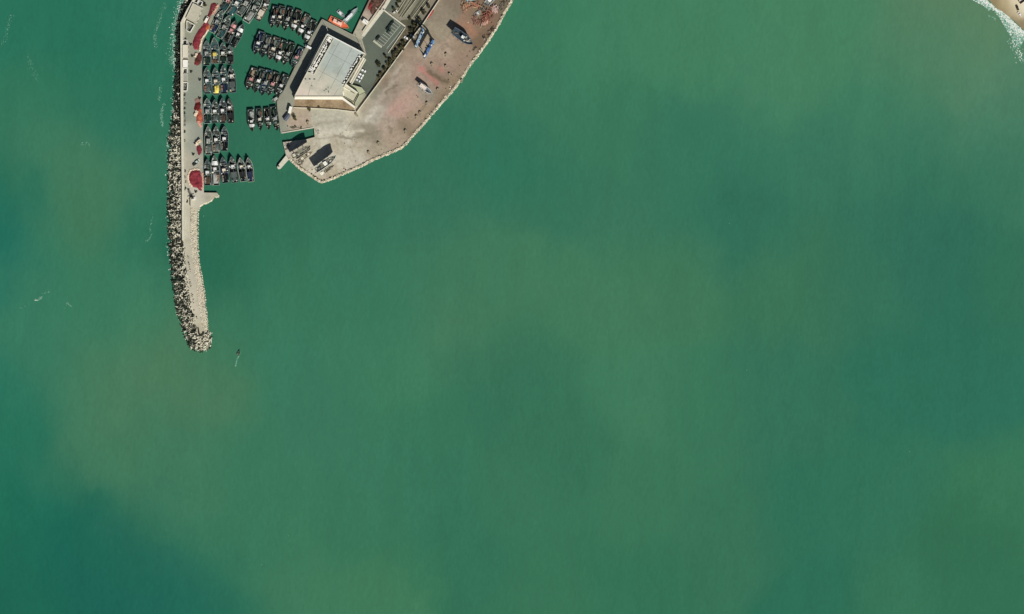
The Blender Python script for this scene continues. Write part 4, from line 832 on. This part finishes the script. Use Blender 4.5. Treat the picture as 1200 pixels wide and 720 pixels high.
mb = MB(); mb.beam(hp(493,43,9.7), hp(503.6,57,9.7), .35, .12); mb.build('sling', M_dark, hr)
mb = MB(); mb.box(hp(507.6,51,3.2), (1.8, 1.8, 2.2), .6); mb.build('cab', M_blue2, hr)

# ------------------------------------------------------------------ NETS, FLOATS, HEAPS
def heap(name, poly, h, col, label, cat, seed=0, z=2.2, m=M_net, rough=.6, group=None, cell=.9):
    cx = sum(p[0] for p in poly) / len(poly); cy = sum(p[1] for p in poly) / len(poly); org = W(cx, cy, z)
    x0, x1 = min(p[0] for p in poly) - 1, max(p[0] for p in poly) + 1; y0, y1 = min(p[1] for p in poly) - 1, max(p[1] for p in poly) + 1
    nx, ny = int((x1 - x0) / cell) + 2, int((y1 - y0) / cell) + 2; vs = []; keep = []
    ring = poly + [poly[0]]
    for j in range(ny):
        for i in range(nx):
            x, y = x0 + i * cell, y0 + j * cell; jx = x + .9 * mnoise.noise((x * .6, y * .6, seed + 7)); jy = y + .9 * mnoise.noise((x * .6, y * .6, seed + 19))
            d = dist_line((jx, jy), ring); d = d if inside((jx, jy), poly) else -d
            hh = min(1, max(0, (d + .5) / 2.2)) ** .6 * h * (.8 + rough * mnoise.noise((x * .35, y * .35, seed)) + .35 * rough * mnoise.noise((x * 1.1, y * 1.1, seed + 3)))
            p = W(jx, jy) - org; vs.append((p.x, p.y, max(-.05, hh) if d > -.5 else -.05)); keep.append(d > -.9)
    fs = [(j * nx + i, (j + 1) * nx + i, (j + 1) * nx + i + 1, j * nx + i + 1) for j in range(ny - 1) for i in range(nx - 1) if all(keep[k] for k in (j * nx + i, j * nx + i + 1, (j + 1) * nx + i, (j + 1) * nx + i + 1))]
    mb = MB(); mb.add(vs, fs); o = mb.build(name, m, loc=org, smooth=True, col=lin(*col)); tag(o, label, cat, group); return o
NG = 'net heaps on the west quay'
heap('net_heap', [(248,5),(252,4),(254,5),(252,10),(248,16),(246,22),(243.5,27),(240.5,28),(241.5,23),(245,16)], 1.1, (112,52,54), 'dark maroon net heap at the north end of the quay edge', 'net', 1, group=NG)
heap('net_heap', [(243.8,26.5),(245,29),(242.5,34.5),(239.6,40),(236.2,44),(234.6,50),(233.6,57),(231,59),(227.6,57.4),(226.2,53),(227,47),(229.6,42),(233,36),(237,31.4),(240,27)], 1.2, (132,54,62), 'long crimson net heap spread along the quay edge', 'net', 2, group=NG)
heap('net_heap', [(242,30.5),(245.6,29.4),(245.2,34.4),(242.4,37.4),(240.6,34.4)], 1.5, (188,104,62), 'small orange patch of net on the crimson heap', 'net', 3, group=NG)
heap('net_heap', [(231,63.5),(235.4,62),(236.3,68),(235.6,74),(232,77.4),(228.6,76),(228.6,71),(230.4,68)], 1.1, (92,52,46), 'brown net heap between white float pile and quay edge', 'net', 4, group=NG)
heap('net_heap', [(228.8,71.6),(232,71.2),(232.4,75.4),(229.4,77)], 1.4, (134,54,56), 'small red tuft at the foot of the brown net', 'net', 5, group=NG)
heap('net_heap', [(229.6,121),(234.4,120),(236,124),(233,129.5),(230,131.6),(227.8,128)], 1.3, (98,36,36), 'dark red net heap touching the orange net', 'net', 6, group=NG)
heap('net_heap', [(232.6,128.8),(236.2,128),(237,135),(237,143),(234.6,145),(230.8,143),(230.6,137)], 1.2, (172,92,72), 'orange brown net heap on the quay edge', 'net', 7, group=NG)
heap('net_heap', [(228.4,117),(234,114),(236,117),(234,120.6),(229.6,121)], .35, (142,112,104), 'faded thin net spread north of the dark red heap', 'net', 8, group=NG)
heap('net_heap', [(231.2,171.4),(234.6,170.4),(236.6,174.6),(236,180.4),(233.2,182),(231,177)], 1.2, (122,52,60), 'small dark crimson net beside a cream float pile', 'net', 9, group=NG)
heap('net_heap', [(224,201),(229,199.6),(234,200.4),(236.2,205),(237,214),(236.4,223.4),(234,223),(231,219.8),(227,219.4),(223.6,215.4),(221.8,210),(222,204.6)], 1.6, (132,54,62), 'large round crimson net heap near the pier turn', 'net', 10, group=NG, rough=.45)
heap('net_heap', [(430.6+4,2),(440,-6),(452,-6),(451,4),(446,12),(441,14),(438.5,18),(434.6,16),(434,9)], 1.0, (96,72,62), 'brown mixed net heap at the head of the finger quay', 'net', 12, group='net heaps on the finger quay', rough=1.1)
heap('net_heap', [(433.4,4),(437,2),(437.6,8),(434,12.5),(431.6,10)], 1.0, (136,56,56), 'faded red net strip on the finger quay edge', 'net', 13, group='net heaps on the finger quay', rough=1.0)
heap('net_heap', [(500.6,18.6),(505.6,12),(508.4,12.6),(505.4,18),(500.6,23.6)], 1.0, (150,60,58), 'red net bundle against the yard boundary wall', 'net', 14)
M_float = mat('cork_floats', lin(232, 214, 190), .85, .22, 1.3, bump=.5, bscale=2.0)
def floats(line, w, h, label, n, col=None, seed=1, z=2.2):
    org = W(*line[len(line) // 2], z); mb = MB(); random.seed(seed)
    for x, y, dx, dy in walk(line, .55):
        for _ in range(n):
            t = random.uniform(-w, w); p = W(x - dy * t + random.uniform(-.3, .3), y + dx * t) - org
            mb.rock((p.x, p.y, random.uniform(.2, h)), random.uniform(.28, .55), flat=.8)
    o = mb.build('float_line', col or M_float, loc=org); tag(o, label, 'net floats', 'piles of net floats'); return o
M_pinkf = mat('pink_floats', lin(222, 170, 150), .85, .25, 1.3)
floats([(244.2,35.4),(240.2,42),(237,45.4),(235.6,52),(234.8,57),(234.2,60.4)], .55, .9, 'long cream float line edging the crimson net heap', 4)
floats([(255.8,6),(254,9.6),(251.4,13.8),(249.2,17.6)], .9, .9, 'cream and pink float pile on the north quay edge', 4, M_pinkf, 2)
floats([(230.8,63),(229.2,67.4)], .9, 1.2, 'small white float pile beside the brown net', 8, None, 3)
floats([(231,130.4),(228.8,136.6)], 1.4, 1.6, 'white float pile on the orange net heap', 9, None, 4)
floats([(232.6,142.4),(234.2,146.6),(236.4,149)], 1.3, .9, 'pale pink float pile south of the orange net', 7, M_pinkf, 5)
floats([(235.4,165.6),(231.4,167.2),(229.6,171)], 1.4, 2.6, 'tall cream float pile north of the small crimson net', 12, None, 6)
floats([(233.6,199),(229,198.4),(224.4,200),(221.4,204),(220.6,210),(222.4,216),(225.4,219)], .9, .5, 'cream float line ringing the large round net', 3, None, 7)
floats([(237.6,203),(238,211),(237.9,222)], .35, .4, 'thin pale float line on the quay edge by the round net', 2, M_pinkf, 8)
random.seed(77)

# ------------------------------------------------------------------ TIMBER AND SCRAP IN THE YARD
def mute(c): g = sum(c) / 3; return tuple(int(x * .68 + g * .27) for x in c)
def planks(cx, cy, w, l, n, h, cols, label, rz=0.0, name='timber_pile', cat='timber pile', group='scrap and timber piles in the boatyard', ln=(1.5, 4.5)):
    cols = [mute(c) for c in cols]; org = W(cx, cy, G); mb = MB()
    for i in range(n):
        x = random.gauss(0, w * S * .4); y = random.gauss(0, l * S * .4)
        R = Matrix.Rotation(rz, 2); v = R @ Vector((x, y)); a = rz + random.gauss(0, .7)
        mb.box((v.x, v.y, random.uniform(.15, h)), (random.uniform(.2, .7), random.uniform(*ln), random.uniform(.15, .4)), a, random.randrange(len(cols)), rx=random.gauss(0, .12))
    o = mb.build(name, [mat('plank_%d_%d_%d' % c, lin(*c), .9, .25, 1.0) for c in cols], loc=org); tag(o, label, cat, group); return o
planks(546,8, 6, 8, 50, 1.6, [(206,140,96),(222,172,112),(190,110,80),(160,120,90)], 'orange and yellow timber pile near the top edge')
planks(556.5,5.5, 3, 9, 40, 1.8, [(212,126,96),(222,160,112),(170,100,80)], 'bright orange timber stack below the turquoise dinghy', 1.2)
planks(571,19.5, 6, 13, 90, 1.7, [(186,98,74),(206,134,106),(150,86,66),(120,80,60)], 'long rust red timber pile beside the revetment', -.62)
planks(568.6,27, 3, 6, 34, 1.2, [(214,150,124),(226,176,150)], 'pinkish plank pile at the foot of the rust pile', -.62)
planks(558,26, 6, 7, 40, .9, [(150,96,76),(120,86,66),(176,120,96)], 'brown scattered timber west of the rust pile', .4)
planks(579.4,10.4, 5, 6, 36, 1.4, [(226,180,168),(210,160,150),(196,190,176)], 'pale pink board pile near the hauled white topped boat', -.5)
planks(567.5,11, 5, 6, 26, 1.2, [(126,130,118),(96,98,88),(70,70,62)], 'grey scrap pile in the middle of the timber', .2, ln=(.8, 2.5))
planks(588,7.5, 3, 9, 30, .8, [(110,98,78),(86,78,62),(140,128,104)], 'dull brown scrap row along the top of the revetment', -.6)
planks(575,38, 2.4, 8, 26, .9, [(112,80,58),(88,66,50),(150,130,104)], 'dark brown scrap row behind the revetment, below the timber', -.62)
planks(567.5,44.5, 2.5, 3, 18, .9, [(196,190,168),(80,72,58)], 'little pale scrap heap near the trawler bow', -.4, ln=(.6, 1.6))
planks(556.6,57.5, 2.5, 4, 16, .8, [(90,78,60),(150,134,108)], 'dark scrap heap below the trawler bow', -.6, ln=(.6, 2))
planks(345,149.4, 2, 9, 30, .5, [(96,94,72),(120,116,92),(70,76,54)], 'low weedy scrap line north of the slipway', 1.45, ln=(.5, 1.5))
planks(372.5,156, 3, 4, 24, .6, [(206,200,182),(180,172,152)], 'pale rubble at the head of the slipway', .3, ln=(.5, 1.2))
planks(337,173, 4, 5, 22, .8, [(186,180,164),(110,106,94),(60,60,52)], 'mixed scrap on the slipway corner platform', .3, ln=(.5, 1.6))
planks(353.5,190.5, 4, 4, 20, .8, [(120,112,92),(170,160,134),(80,74,60)], 'scrap heap beside the shabby narrow boat', -.7, ln=(.5, 2))
BL = [(527,87.4,'far north of the white boat'),(522.5,78,'below the grey trawler shadow'),(513.2,105,'beside the bow of the white boat'),(500.8,121.2,'southeast of the white boat'),(492.4,132.4,'on the yard edge, north of a pair'),(488.2,136.8,'on the yard edge, south of a pair'),(475.4,153.6,'alone at the southeast curve'),(506.4,75.4,'on the open yard east of the hoist'),(541.4,94.2,'near the revetment, furthest east'),(432,179,'on the southern yard edge'),(443.6,168,'on the open southern yard'),(523,64,'on the open ground between hoist and trawler'),(417.2,134.6,'at the end of the retaining wall'),(361,143.4,'alone on the pale apron')]
for x, y, lab in BL:
    mb = MB(); a = random.uniform(-.9, .3); mb.box((0, 0, .8), (1.6, 1.9, 1.6), 0, 0, taper=.92); mb.box((.9, -1.5, .3), (1.1, 1.2, .6), .5)
    o = mb.build('concrete_block', mat('rough_block', lin(150, 140, 118), .95, .3, 1.0), loc=W(x, y, G)); o.rotation_euler = (0, 0, a)
    tag(o, 'rough concrete block ' + lab, 'concrete block', 'concrete blocks along the yard edge')

# ------------------------------------------------------------------ VEHICLES
def car_proto(kind):
    r = empty('parked_car' if kind != 'van' else 'parked_van', (0, 0, 0)); m = MB()
    L, Wd = (4.4, 1.8) if kind == 'car' else (5.6, 2.1)
    prof = [(-.5, .35), (-.5, .85), (-.28, .95), (.27, .95), (.5, .75), (.5, .35)] if kind == 'car' else [(-.5, .4), (-.5, 1.0), (.38, 1.0), (.5, .85), (.5, .4)]
    n = len(prof); vs = [(sx * Wd / 2, y * L, z) for sx in (-1, 1) for y, z in prof]
    m.add(vs, [tuple(range(n)), tuple(range(2 * n - 1, n - 1, -1))] + [(i, n + i, n + (i + 1) % n, (i + 1) % n) for i in range(n)]); m.build('body', M_carpaint, r)
    top = [(-.44, .9), (-.36, 1.42), (.08, 1.42), (.26, .92)] if kind == 'car' else [(-.49, .98), (-.48, 2.2), (.26, 2.2), (.4, .98)]
    n = len(top); vs = [(sx * Wd / 2 * (.93 if z < 1 else .8), y * L, z) for sx in (-1, 1) for y, z in top]; m = MB()
    m.add(vs, [tuple(range(n)), tuple(range(2 * n - 1, n - 1, -1))] + [(i, n + i, n + (i + 1) % n, (i + 1) % n) for i in range(n)]); m.build('window' if kind == 'car' else 'cargo_box', M_glass if kind == 'car' else M_carpaint, r)
    m = MB(); z = 1.44 if kind == 'car' else 2.22; m.box((0, (-.14 if kind == 'car' else -.11) * L, z), (Wd * .78, L * (.42 if kind == 'car' else .72), .06)); m.build('roof', M_carpaint, r)
    if kind == 'van':
        m = MB(); m.box((0, .345 * L, 1.62), (Wd * .84, .1, .8), rx=.5); m.build('windscreen', M_glass, r)
    for sx in (-1, 1):
        for y in (-.3, .31):
            m = MB(); m.tube((sx * (Wd / 2 - .2), y * L, .34), (sx * (Wd / 2 + .02), y * L, .34), .34, n=12); m.build('wheel', M_rubber, r)
        m = MB(); m.box((sx * Wd * .34, L * .502, .68), (.32, .04, .16)); m.build('headlight', M_white, r)
    return r
pc, pv = car_proto('car'), car_proto('van'); uc = uv = False
CARS = [('car',426,83.2,-118,(236,238,236),'white car at the north end of the four by the hall',None),('car',423.4,88,-118,(238,238,236),'white car second from the north of four by the hall',None),('car',421.8,91,-118,(232,234,234),'white car third from the north of four by the hall',None),('car',419.6,94.6,-118,(206,212,212),'silver car at the south end of the four by the hall',None),
 ('car',459.4,27.2,-37,(40,50,48),'black car northernmost in the parking bays',None),('car',457.2,30.2,-37,(46,52,50),'charcoal car second from the north in the parking bays',None),('car',454.8,33.2,-37,(30,44,42),'dark green car third from the north in the parking bays',None),('car',456,37.2,-37,(70,86,78),'grey green car set further in than the black parked cars',None),('car',443,44.6,-37,(34,44,40),'black car alone beside the planter bar',None),
 ('car',476.6,45.2,60,(240,240,236),'white car among trees outside the east car park kerb',None),('car',483.4,43,60,(200,204,198),'silver car under the shadow of the boat hoist',None),
 ('van',242.4,23.6,-28,(240,236,224),'white van parked at the edge of the crimson net',None),('car',231.6,189.4,-55,(190,206,196),'pale green car on the quay north of the round net',None),('car',228.8,192.4,-55,(44,52,46),'black car beside the pale green car on the quay',None),
 ('car',1194.6,17,40,(240,238,230),'white car parked alone on the beach sand',None),('car',1192,9.4,20,(70,62,48),'dark brown car shape standing in for the white car shadow on the beach',None),('van',361.6,52.6+3,62,(236,238,232),'white van on the quay strip west of the hall',None),('car',463,14.8,-55,(210,208,196),'cream car at the mouth of the car park road',None)]  # the dark brown beach car stands in for the white car's shadow
for kind, x, y, rz, col, lab, g in CARS:
    if kind == 'car': r = copy_tree(pc) if uc else pc; uc = True
    else: r = copy_tree(pv) if uv else pv; uv = True
    zg = 2.26 if x < 1000 else .31
    r.location = W(x, y, zg); r.rotation_euler = (0, 0, math.radians(rz)); tag(r, lab, kind, 'parked vehicles')
    for ch in r.children:
        if ch.name.split('.')[0] in ('body', 'roof', 'cargo_box'): ch.color = lin(*col)

# ------------------------------------------------------------------ LAMPS, BEACON, SMALL QUAY THINGS
def lamp(x, y, h, rz, label):
    r = empty('street_lamp', W(x, y, 2.2), rz); tag(r, label, 'street lamp', 'street lamps round the hall')
    m = MB(); m.tube((0, 0, 0), (0, 0, h), .2, .12); m.build('pole', M_conc, r); m = MB(); m.beam((0, -.1, h), (0, 1.8, h + .2), .14, .12); m.build('arm', M_conc, r); m = MB(); m.box((0, 2.0, h + .2), (.45, .9, .16)); m.build('lamp_head', M_white, r)
lamp(384.6,36.6,9,.3,'pale lamp post between hall and lifeboat'); lamp(423.4,54.6,9,.3,'pale lamp post at the hall northeast corner'); lamp(443.8,12.4,8,1,'lamp post on the pavement strip beside the finger quay'); lamp(430,28,.1+8,1,'lamp post just south of the white kiosk')
r = empty('beacon_tower', W(227.4,233,2.2)); tag(r, 'lattice navigation beacon standing at the pier turn', 'beacon')
m = MB()
for sx, sy in ((-1, -1), (1, -1), (1, 1), (-1, 1)): m.tube((sx * .9, sy * .9, 0), (sx * .35, sy * .35, 9), .13, .09, n=6)
for i in range(6):
    k = .9 - .55 * (i * 1.5) / 9
    for a, b in (((-1, -1), (1, 1)), ((1, -1), (-1, 1))): m.beam((a[0] * k, a[1] * k, i * 1.5 + .3), (b[0] * k, b[1] * k, i * 1.5 + 1.4), .1, .1)
m.build('frame', M_white, r); m = MB(); m.box((0, 0, 9.1), (1.6, 1.6, .15)); m.build('platform', M_grey, r); m = MB(); m.tube((0, 0, 9.2), (0, 0, 10.3), .4, .3, 10); m.build('lantern', M_glass, r)
m = MB(); m.box((0, 0, .25), (2.4, 2.4, .5)); m.build('plinth', M_white, r)
r = empty('quay_crane', W(225.2,231.4,2.2), .45); tag(r, 'small dark derrick crane with a long boom at the pier turn', 'crane')
m = MB(); m.box((0, 0, .9), (2.2, 2.6, 1.8)); m.build('cab', M_dark, r); m = MB(); m.tube((0, 0, 1.5), (0, 0, 6), .3); m.build('post', M_dark, r); m = MB(); m.beam((0, 0, 5.8), (-.6, 5.5, 7.2), .35, .4); m.build('boom', M_dark, r); m = MB(); m.beam((-3, 0, 2.4), (3, 0, 2.4), .35, .35); m.build('outrigger', M_dark, r)
# dark hook at the breakwater end, a shadow painted as a low slab
mb = MB(); mb.prism(wp([(231.8,384),(233,384),(234.2,390.4),(235.6,392),(237.2,390.6),(237.6,388.8),(239.6,389),(239,392.4),(236.6,394.4),(234,394),(232.4,391)], W(235,390)), 0, .5); o = mb.build('end_shadow_hook', mat('end_painted_shadow', lin(48, 50, 38), .95, .3, .8), loc=W(235,390,1.56)); tag(o, 'dark hook slab painted as a shadow at the end of the breakwater track', 'painted shadow')
SMALL = [(217.2,100.6),(218,103.8),(217,111.6),(216.8,117.2),(217.6,121.8),(217,127.4),(216.9,133),(217.4,138),(217.2,142.8),(217,147.2),(217,154.6),(217.2,165.2),(217.6,200.6),(217.4,208),(218.4,213.4),(217.2,221.8),(220,236.4)]
for i, (x, y) in enumerate(SMALL):
    mb = MB(); mb.box((0, 0, .4), (random.uniform(.7, 1.3), random.uniform(1.1, 2.4), .8)); mb.box((.2, .3, .95), (.5, .7, .3), .4); mb.tube((-.5, -.9, 0), (-.5, -.9, .8), .3)
    o = mb.build('gear_stack', random.choice((M_dark, M_grey, M_quaywall)), loc=W(x, y, 2.2)); o.rotation_euler = (0, 0, random.uniform(-.4, .4)); tag(o, 'small dark stack of fishing gear at the foot of the sea wall', 'fishing gear', 'gear stacks along the sea wall')
for i, (x, y, lab) in enumerate([(234.2,94.2,'beside the first boat of its row'),(229.6,225.4,'south of the round net'),(234,116,'north of the orange net'),(224,84.8,'near the dark walled yard'),(223.6,53,'near the cream shed corner'),(225.4,66.4,'level with the cream shed'),(226.6,181.6,'near the pale green car')]):
    mb = MB(); mb.tube((0, 0, 0), (0, 0, .9), .8, .7, 12); mb.tube((.9, .8, 0), (.9, .8, .6), .55, .5, 10); mb.tube((-.5, 1.1, 0), (-.5, 1.1, .7), .5, .5, 10)
    o = mb.build('tub_cluster', M_dark, loc=W(x, y, 2.2)); tag(o, 'cluster of dark round tubs on the quay ' + lab, 'tubs', 'tub clusters on the quay')

mb = MB(); M_lit = [mat('litter_and_gap_dark', lin(70, 60, 48), .95, .3, 1.0), mat('litter_pale', lin(206, 198, 178), .95, .2, 1.0), mat('litter_rust', lin(140, 96, 74), .95, .3, 1.0)]
for _ in range(2600):
    x, y = random.uniform(335, 600), random.uniform(0, 213)
    if not inside((x, y), land) or x < 415 + (132 - y) * .74 and y < 133 or inside((x, y), [(424,46),(449,11),(475,31),(430,114),(345,119),(384,41)]): continue
    e = dist_line((x, y), rev); k = mnoise.noise((x * .05, y * .05, 3)) + .5 - e * .018
    if random.random() > k: continue
    sz = random.uniform(.15, .6) * (1.3 if e < 8 else 1); mb.rock(W(x, y, 2.25), sz, random.choice((0, 0, 0, 1, 2)), .5)
o = mb.build('yard_litter', M_lit); tag(o, 'scattered stones and litter over the boatyard ground', 'litter', kind='stuff')
mb = MB()  # small, mostly dark lumps standing in for shaded gaps beside the armour
for x, y, dx, dy in walk([(217,291),(220,311),(223,335),(226,360),(229.4,378)], .7):
    if mnoise.noise((y * .11, 5, 1)) > -.1 and random.random() < .6: mb.rock(W(x + random.uniform(-.3, 2.6), y, 1.7), random.uniform(.25, .6), random.choice((0, 0, 1)), .5)
o = mb.build('track_gap_marks', M_lit); tag(o, 'dark specks painted as shaded gaps along the seaward edge of the breakwater track', 'gap marks', kind='stuff')

# ------------------------------------------------------------------ TREES
M_bark = mat('bark', lin(84, 70, 54), .95, .3, 2.0); M_leaf = [mat('leaf_dark', lin(40, 46, 30), .8, .35, 1.5), mat('leaf_mid', lin(62, 68, 44), .8, .3, 1.5), mat('leaf_dry', lin(104, 96, 62), .85, .3, 1.5)]
def tree(x, y, rad, h, label, dry=.2):
    rad *= random.uniform(.7, 1.1); h *= .75; dry += .15; x += random.uniform(-.8, .8); y += random.uniform(-.8, .8)
    r = empty('tree', W(x, y, 2.2)); tag(r, label, 'tree', 'trees along the boundary wall'); m = MB(); m.tube((0, 0, 0), (0, 0, h * .55), .22, .14, 7)
    for a in range(5): t = a * 1.26 + random.random(); m.tube((0, 0, h * .45), (math.cos(t) * rad * .6, math.sin(t) * rad * .6, h * .8), .1, .04, 5)
    m.build('trunk', M_bark, r); m = MB()
    cl = [(random.uniform(-1, 1) * rad * .65, random.uniform(-1, 1) * rad * .65, h * random.uniform(.62, .95), rad * random.uniform(.3, .55)) for _ in range(8)]
    for i in range(340):
        c = random.choice(cl); d = Vector((random.gauss(0, 1), random.gauss(0, 1), random.gauss(0, .8))).normalized() * c[3] * random.uniform(.4, 1.1); p = Vector(c[:3]) + d
        q = Euler([random.uniform(-.9, .9), random.uniform(-.9, .9), random.uniform(0, 6.28)]).to_matrix(); s = random.uniform(.18, .4)
        mi = 2 if random.random() < dry else random.choice((0, 0, 1)); m.add([q @ Vector(v) * s + p for v in ((-1, -.6, 0), (0, -.9, .1), (1, -.3, 0), (.6, .8, .1), (-.5, .9, 0))], [(0, 1, 2, 3, 4)], mi)
    m.build('crown', M_leaf, r); return r
TR = [(473.5,50.5,1.9,4,'tree by the white car outside the east car park kerb',.1),(469,56.4,2,4,'tree at the southeast end of the car park kerb',.35),(472.6,57.4,1.9,4,'tree hugging the boundary wall below the hoist',.15),(465.6,61.8,2.0,4,'tree in the middle of the boundary wall row',.15),(461.4,65.4,2.2,4.2,'broad tree southwest of the kerb end',.1),(463.4,68.4,1.6,3.4,'small tree pressed against the boundary wall, mid row',.4),(457.6,71.6,1.9,4,'tree near the gap in the boundary wall row',.2),(455,76.6,2,4,'tree east of the asphalt court',.1),(450.6,81.4,2,4,'tree beside the southern asphalt court',.1),(446.8,86.6,1.7,3.6,'tree near the south end of the wall row',.3),(444.2,91.4,1.5,3.2,'last southern tree in the boundary wall row',.1),
 (479.6,44.6,1.6,3.6,'tree between white and silver cars',.2),(486.4,30,2.2,4.4,'tree in the shadow of the hoist by the strip walls',.1),(492,23,2.3,4.6,'tree between the fifth strip wall and boundary wall',.1),(497.4,15.6,2.2,4.4,'tree beside the red net bundle',.1),(502.4,8.4,2.2,4.4,'tree near the top of the boundary wall',.1),(468,1.6,2.2,4.6,'green tree beside the north road at the top edge',0),(466.2,7.6,1.8,4,'green tree beside the cream car on the road',0),(462.2,11.2,1.5,3.2,'small tree at the road mouth next to the cream car',.1),(480.4,22,1.6,3,'small tree at the south end of the strip walls',.3),(482,36.6,2.0,4,'dark tree west of the hoist frame',.1),
 (344.6,138,2.5,4.6,'olive brown tree beside the grey blue hut',.55),(362,128.6,1.7,3,'lone tree on the retaining wall below the hall',.5),(240.4,6.4,2,4,'dark bushy tree beside the net store corner',.1),(375,126,1,1.8,'tiny shrub on the dry bank',.5),(453,66.5,2,4.4,'tree at the northeast corner of the asphalt court',.1),(443,75.6,2.2,4.4,'tree shading the middle of the asphalt court',.1)]
for t in TR: tree(*t)

# ------------------------------------------------------------------ FOAM
M_foam = [mat('foam_white', lin(226, 232, 224), .9, .1, 1.0), mat('foam_thin', lin(128, 170, 150), .6, .12, 1.0), mat('foam_faint', lin(86, 142, 118), .5, .1, 1.0)]
def fleck(mb, x, y, s, mi, el=1.0, ang=0.0, z=.05):
    c = W(x, y, z + random.uniform(0, .04)); n = 6; a0 = random.random() * 6; vs = []
    for i in range(n):
        t = a0 + 6.283 * i / n; r = s * random.uniform(.5, 1.2); u = Vector((math.cos(t) * r * el, math.sin(t) * r)); u = Matrix.Rotation(ang, 2) @ u; vs.append((c.x + u.x, c.y + u.y, c.z))
    mb.add(vs, [tuple(range(n))], mi)
mb = MB()
for x, y, dx, dy in walk(arm_out[1:24], .5):       # surf along the armour toe
    amp = (1.0 if y < 75 else .55 if y < 150 else .3); amp *= .35 + max(0, mnoise.noise((y * .06, 2, 0)) + .45)
    if random.random() < amp:
        for _ in range(8 if y < 80 else 3):
            off = abs(random.gauss(0, 1)) * (3.4 if y < 80 else 1.6); fleck(mb, x - off + 1.2, y + random.uniform(-1, 1), random.uniform(.15, .42), random.choice((0, 1, 1, 2, 2, 2)), 1.5, random.uniform(.5, 2.4))
def streak(pts, n, w, s, mis):
    for _ in range(n):
        t = random.random() * (len(pts) - 1.001); k = int(t); p = lerp(pts[k], pts[k + 1], t - k)
        fleck(mb, p[0] + random.gauss(0, w), p[1] + random.gauss(0, w), random.uniform(.3, 1) * s, random.choice(mis), 2.2, math.atan2(-(pts[k + 1][1] - pts[k][1]), pts[k + 1][0] - pts[k][0]))
streak([(192.6,121),(190,128),(188.8,134),(189.6,142),(190.4,148)], 150, .9, .34, (1, 1, 2, 2))
streak([(188,101),(187,112),(186,118)], 60, .9, .3, (1, 2, 2))
streak([(194,4),(188,20),(185,30),(181.6,40),(181,48),(183.6,56)], 170, 1.2, .32, (1, 2, 2, 2))
streak([(180,250),(177,262),(175.4,268),(176,272)], 40, .5, .28, (1, 2, 2)); streak([(178,274),(175,280),(171.6,283)], 36, .5, .28, (1, 2, 2))
streak([(41,352),(46,351.6),(49,348.4)], 50, .6, .34, (0, 1, 1, 2)); streak([(50,345),(54,343),(58,341)], 26, .6, .3, (1, 2, 2)); streak([(75,363),(78,357),(79,354)], 20, .4, .26, (1, 2, 2)); streak([(79,354.4),(81,357),(83,359)], 10, .3, .4, (2, 1))
streak([(14,16),(9,30),(7,42),(2,54)], 80, 1.4, .3, (2, 2, 2, 1)); streak([(32,66),(36,76),(40,86),(46,94)], 50, 1.5, .28, (2, 2, 2, 1)); streak([(94,170),(100,168),(106,170)], 12, .8, .4, (2, 1)); streak([(20,365),(26,360),(36,355)], 10, .8, .4, (2,))
for x, y in ((38.3,81.4),(179,227.6),(197.4,570.6),(224.6,578.8),(338,628),(306.4,661.8),(875,434),(1066,529.6),(644.6,105),(854.6,262),(212.6,313),(189,316),(282,236),(238.8,253.4),(291,245.4)): fleck(mb, x, y, .28, random.choice((1, 2)), 1.6, random.random())
o = mb.build('sea_foam', M_foam); tag(o, 'white foam flecks and streaks drifting off the armour blocks', 'foam', kind='stuff')
mb = MB(); shore = [(1138,-6),(1147,-2),(1155,2),(1161,7),(1166,12),(1173,15.4),(1180,21),(1186,27),(1193,34),(1204,42)]
for x, y, dx, dy in walk(shore, .45):
    wd = 1.5 + max(0, (x - 1166)) * .34 + (3.0 if x < 1163 else 0)
    for _ in range(8 + int(wd * 3)):
        t = random.random() ** 1.25 * (wd * 1.15 + 1.6) - 1.6
        px_, py_ = x - dy * t * 1.0 + random.uniform(-.5, .5), y + dx * t + random.uniform(-.5, .5)
        fr = t / max(wd, 1e-3); fleck(mb, px_, py_, random.uniform(.22, .62), random.choice((0, 0, 1) if fr < .45 else (0, 1, 1, 2)), 1.3, random.random() * 3, z=.34 if t < 1.4 else .06)
streak([(1158,17),(1163,21),(1167,24)], 16, 1.2, .5, (1, 2)); streak([(1186,46),(1190,56),(1195,64),(1201,72)], 260, 3.0, .42, (1, 2, 0, 2))
o = mb.build('surf', M_foam); tag(o, 'broken white surf along the beach at top right', 'surf', kind='stuff')
mb = MB(); streak([(279.4,417.6),(277.6,422.5),(275.6,429)], 60, .25, .5, (1, 2, 2)); o = mb.build('wake', M_foam); tag(o, 'thin pale wake trailing behind the tiny motorboat', 'wake', kind='stuff')
print('objects', len(bpy.data.objects))
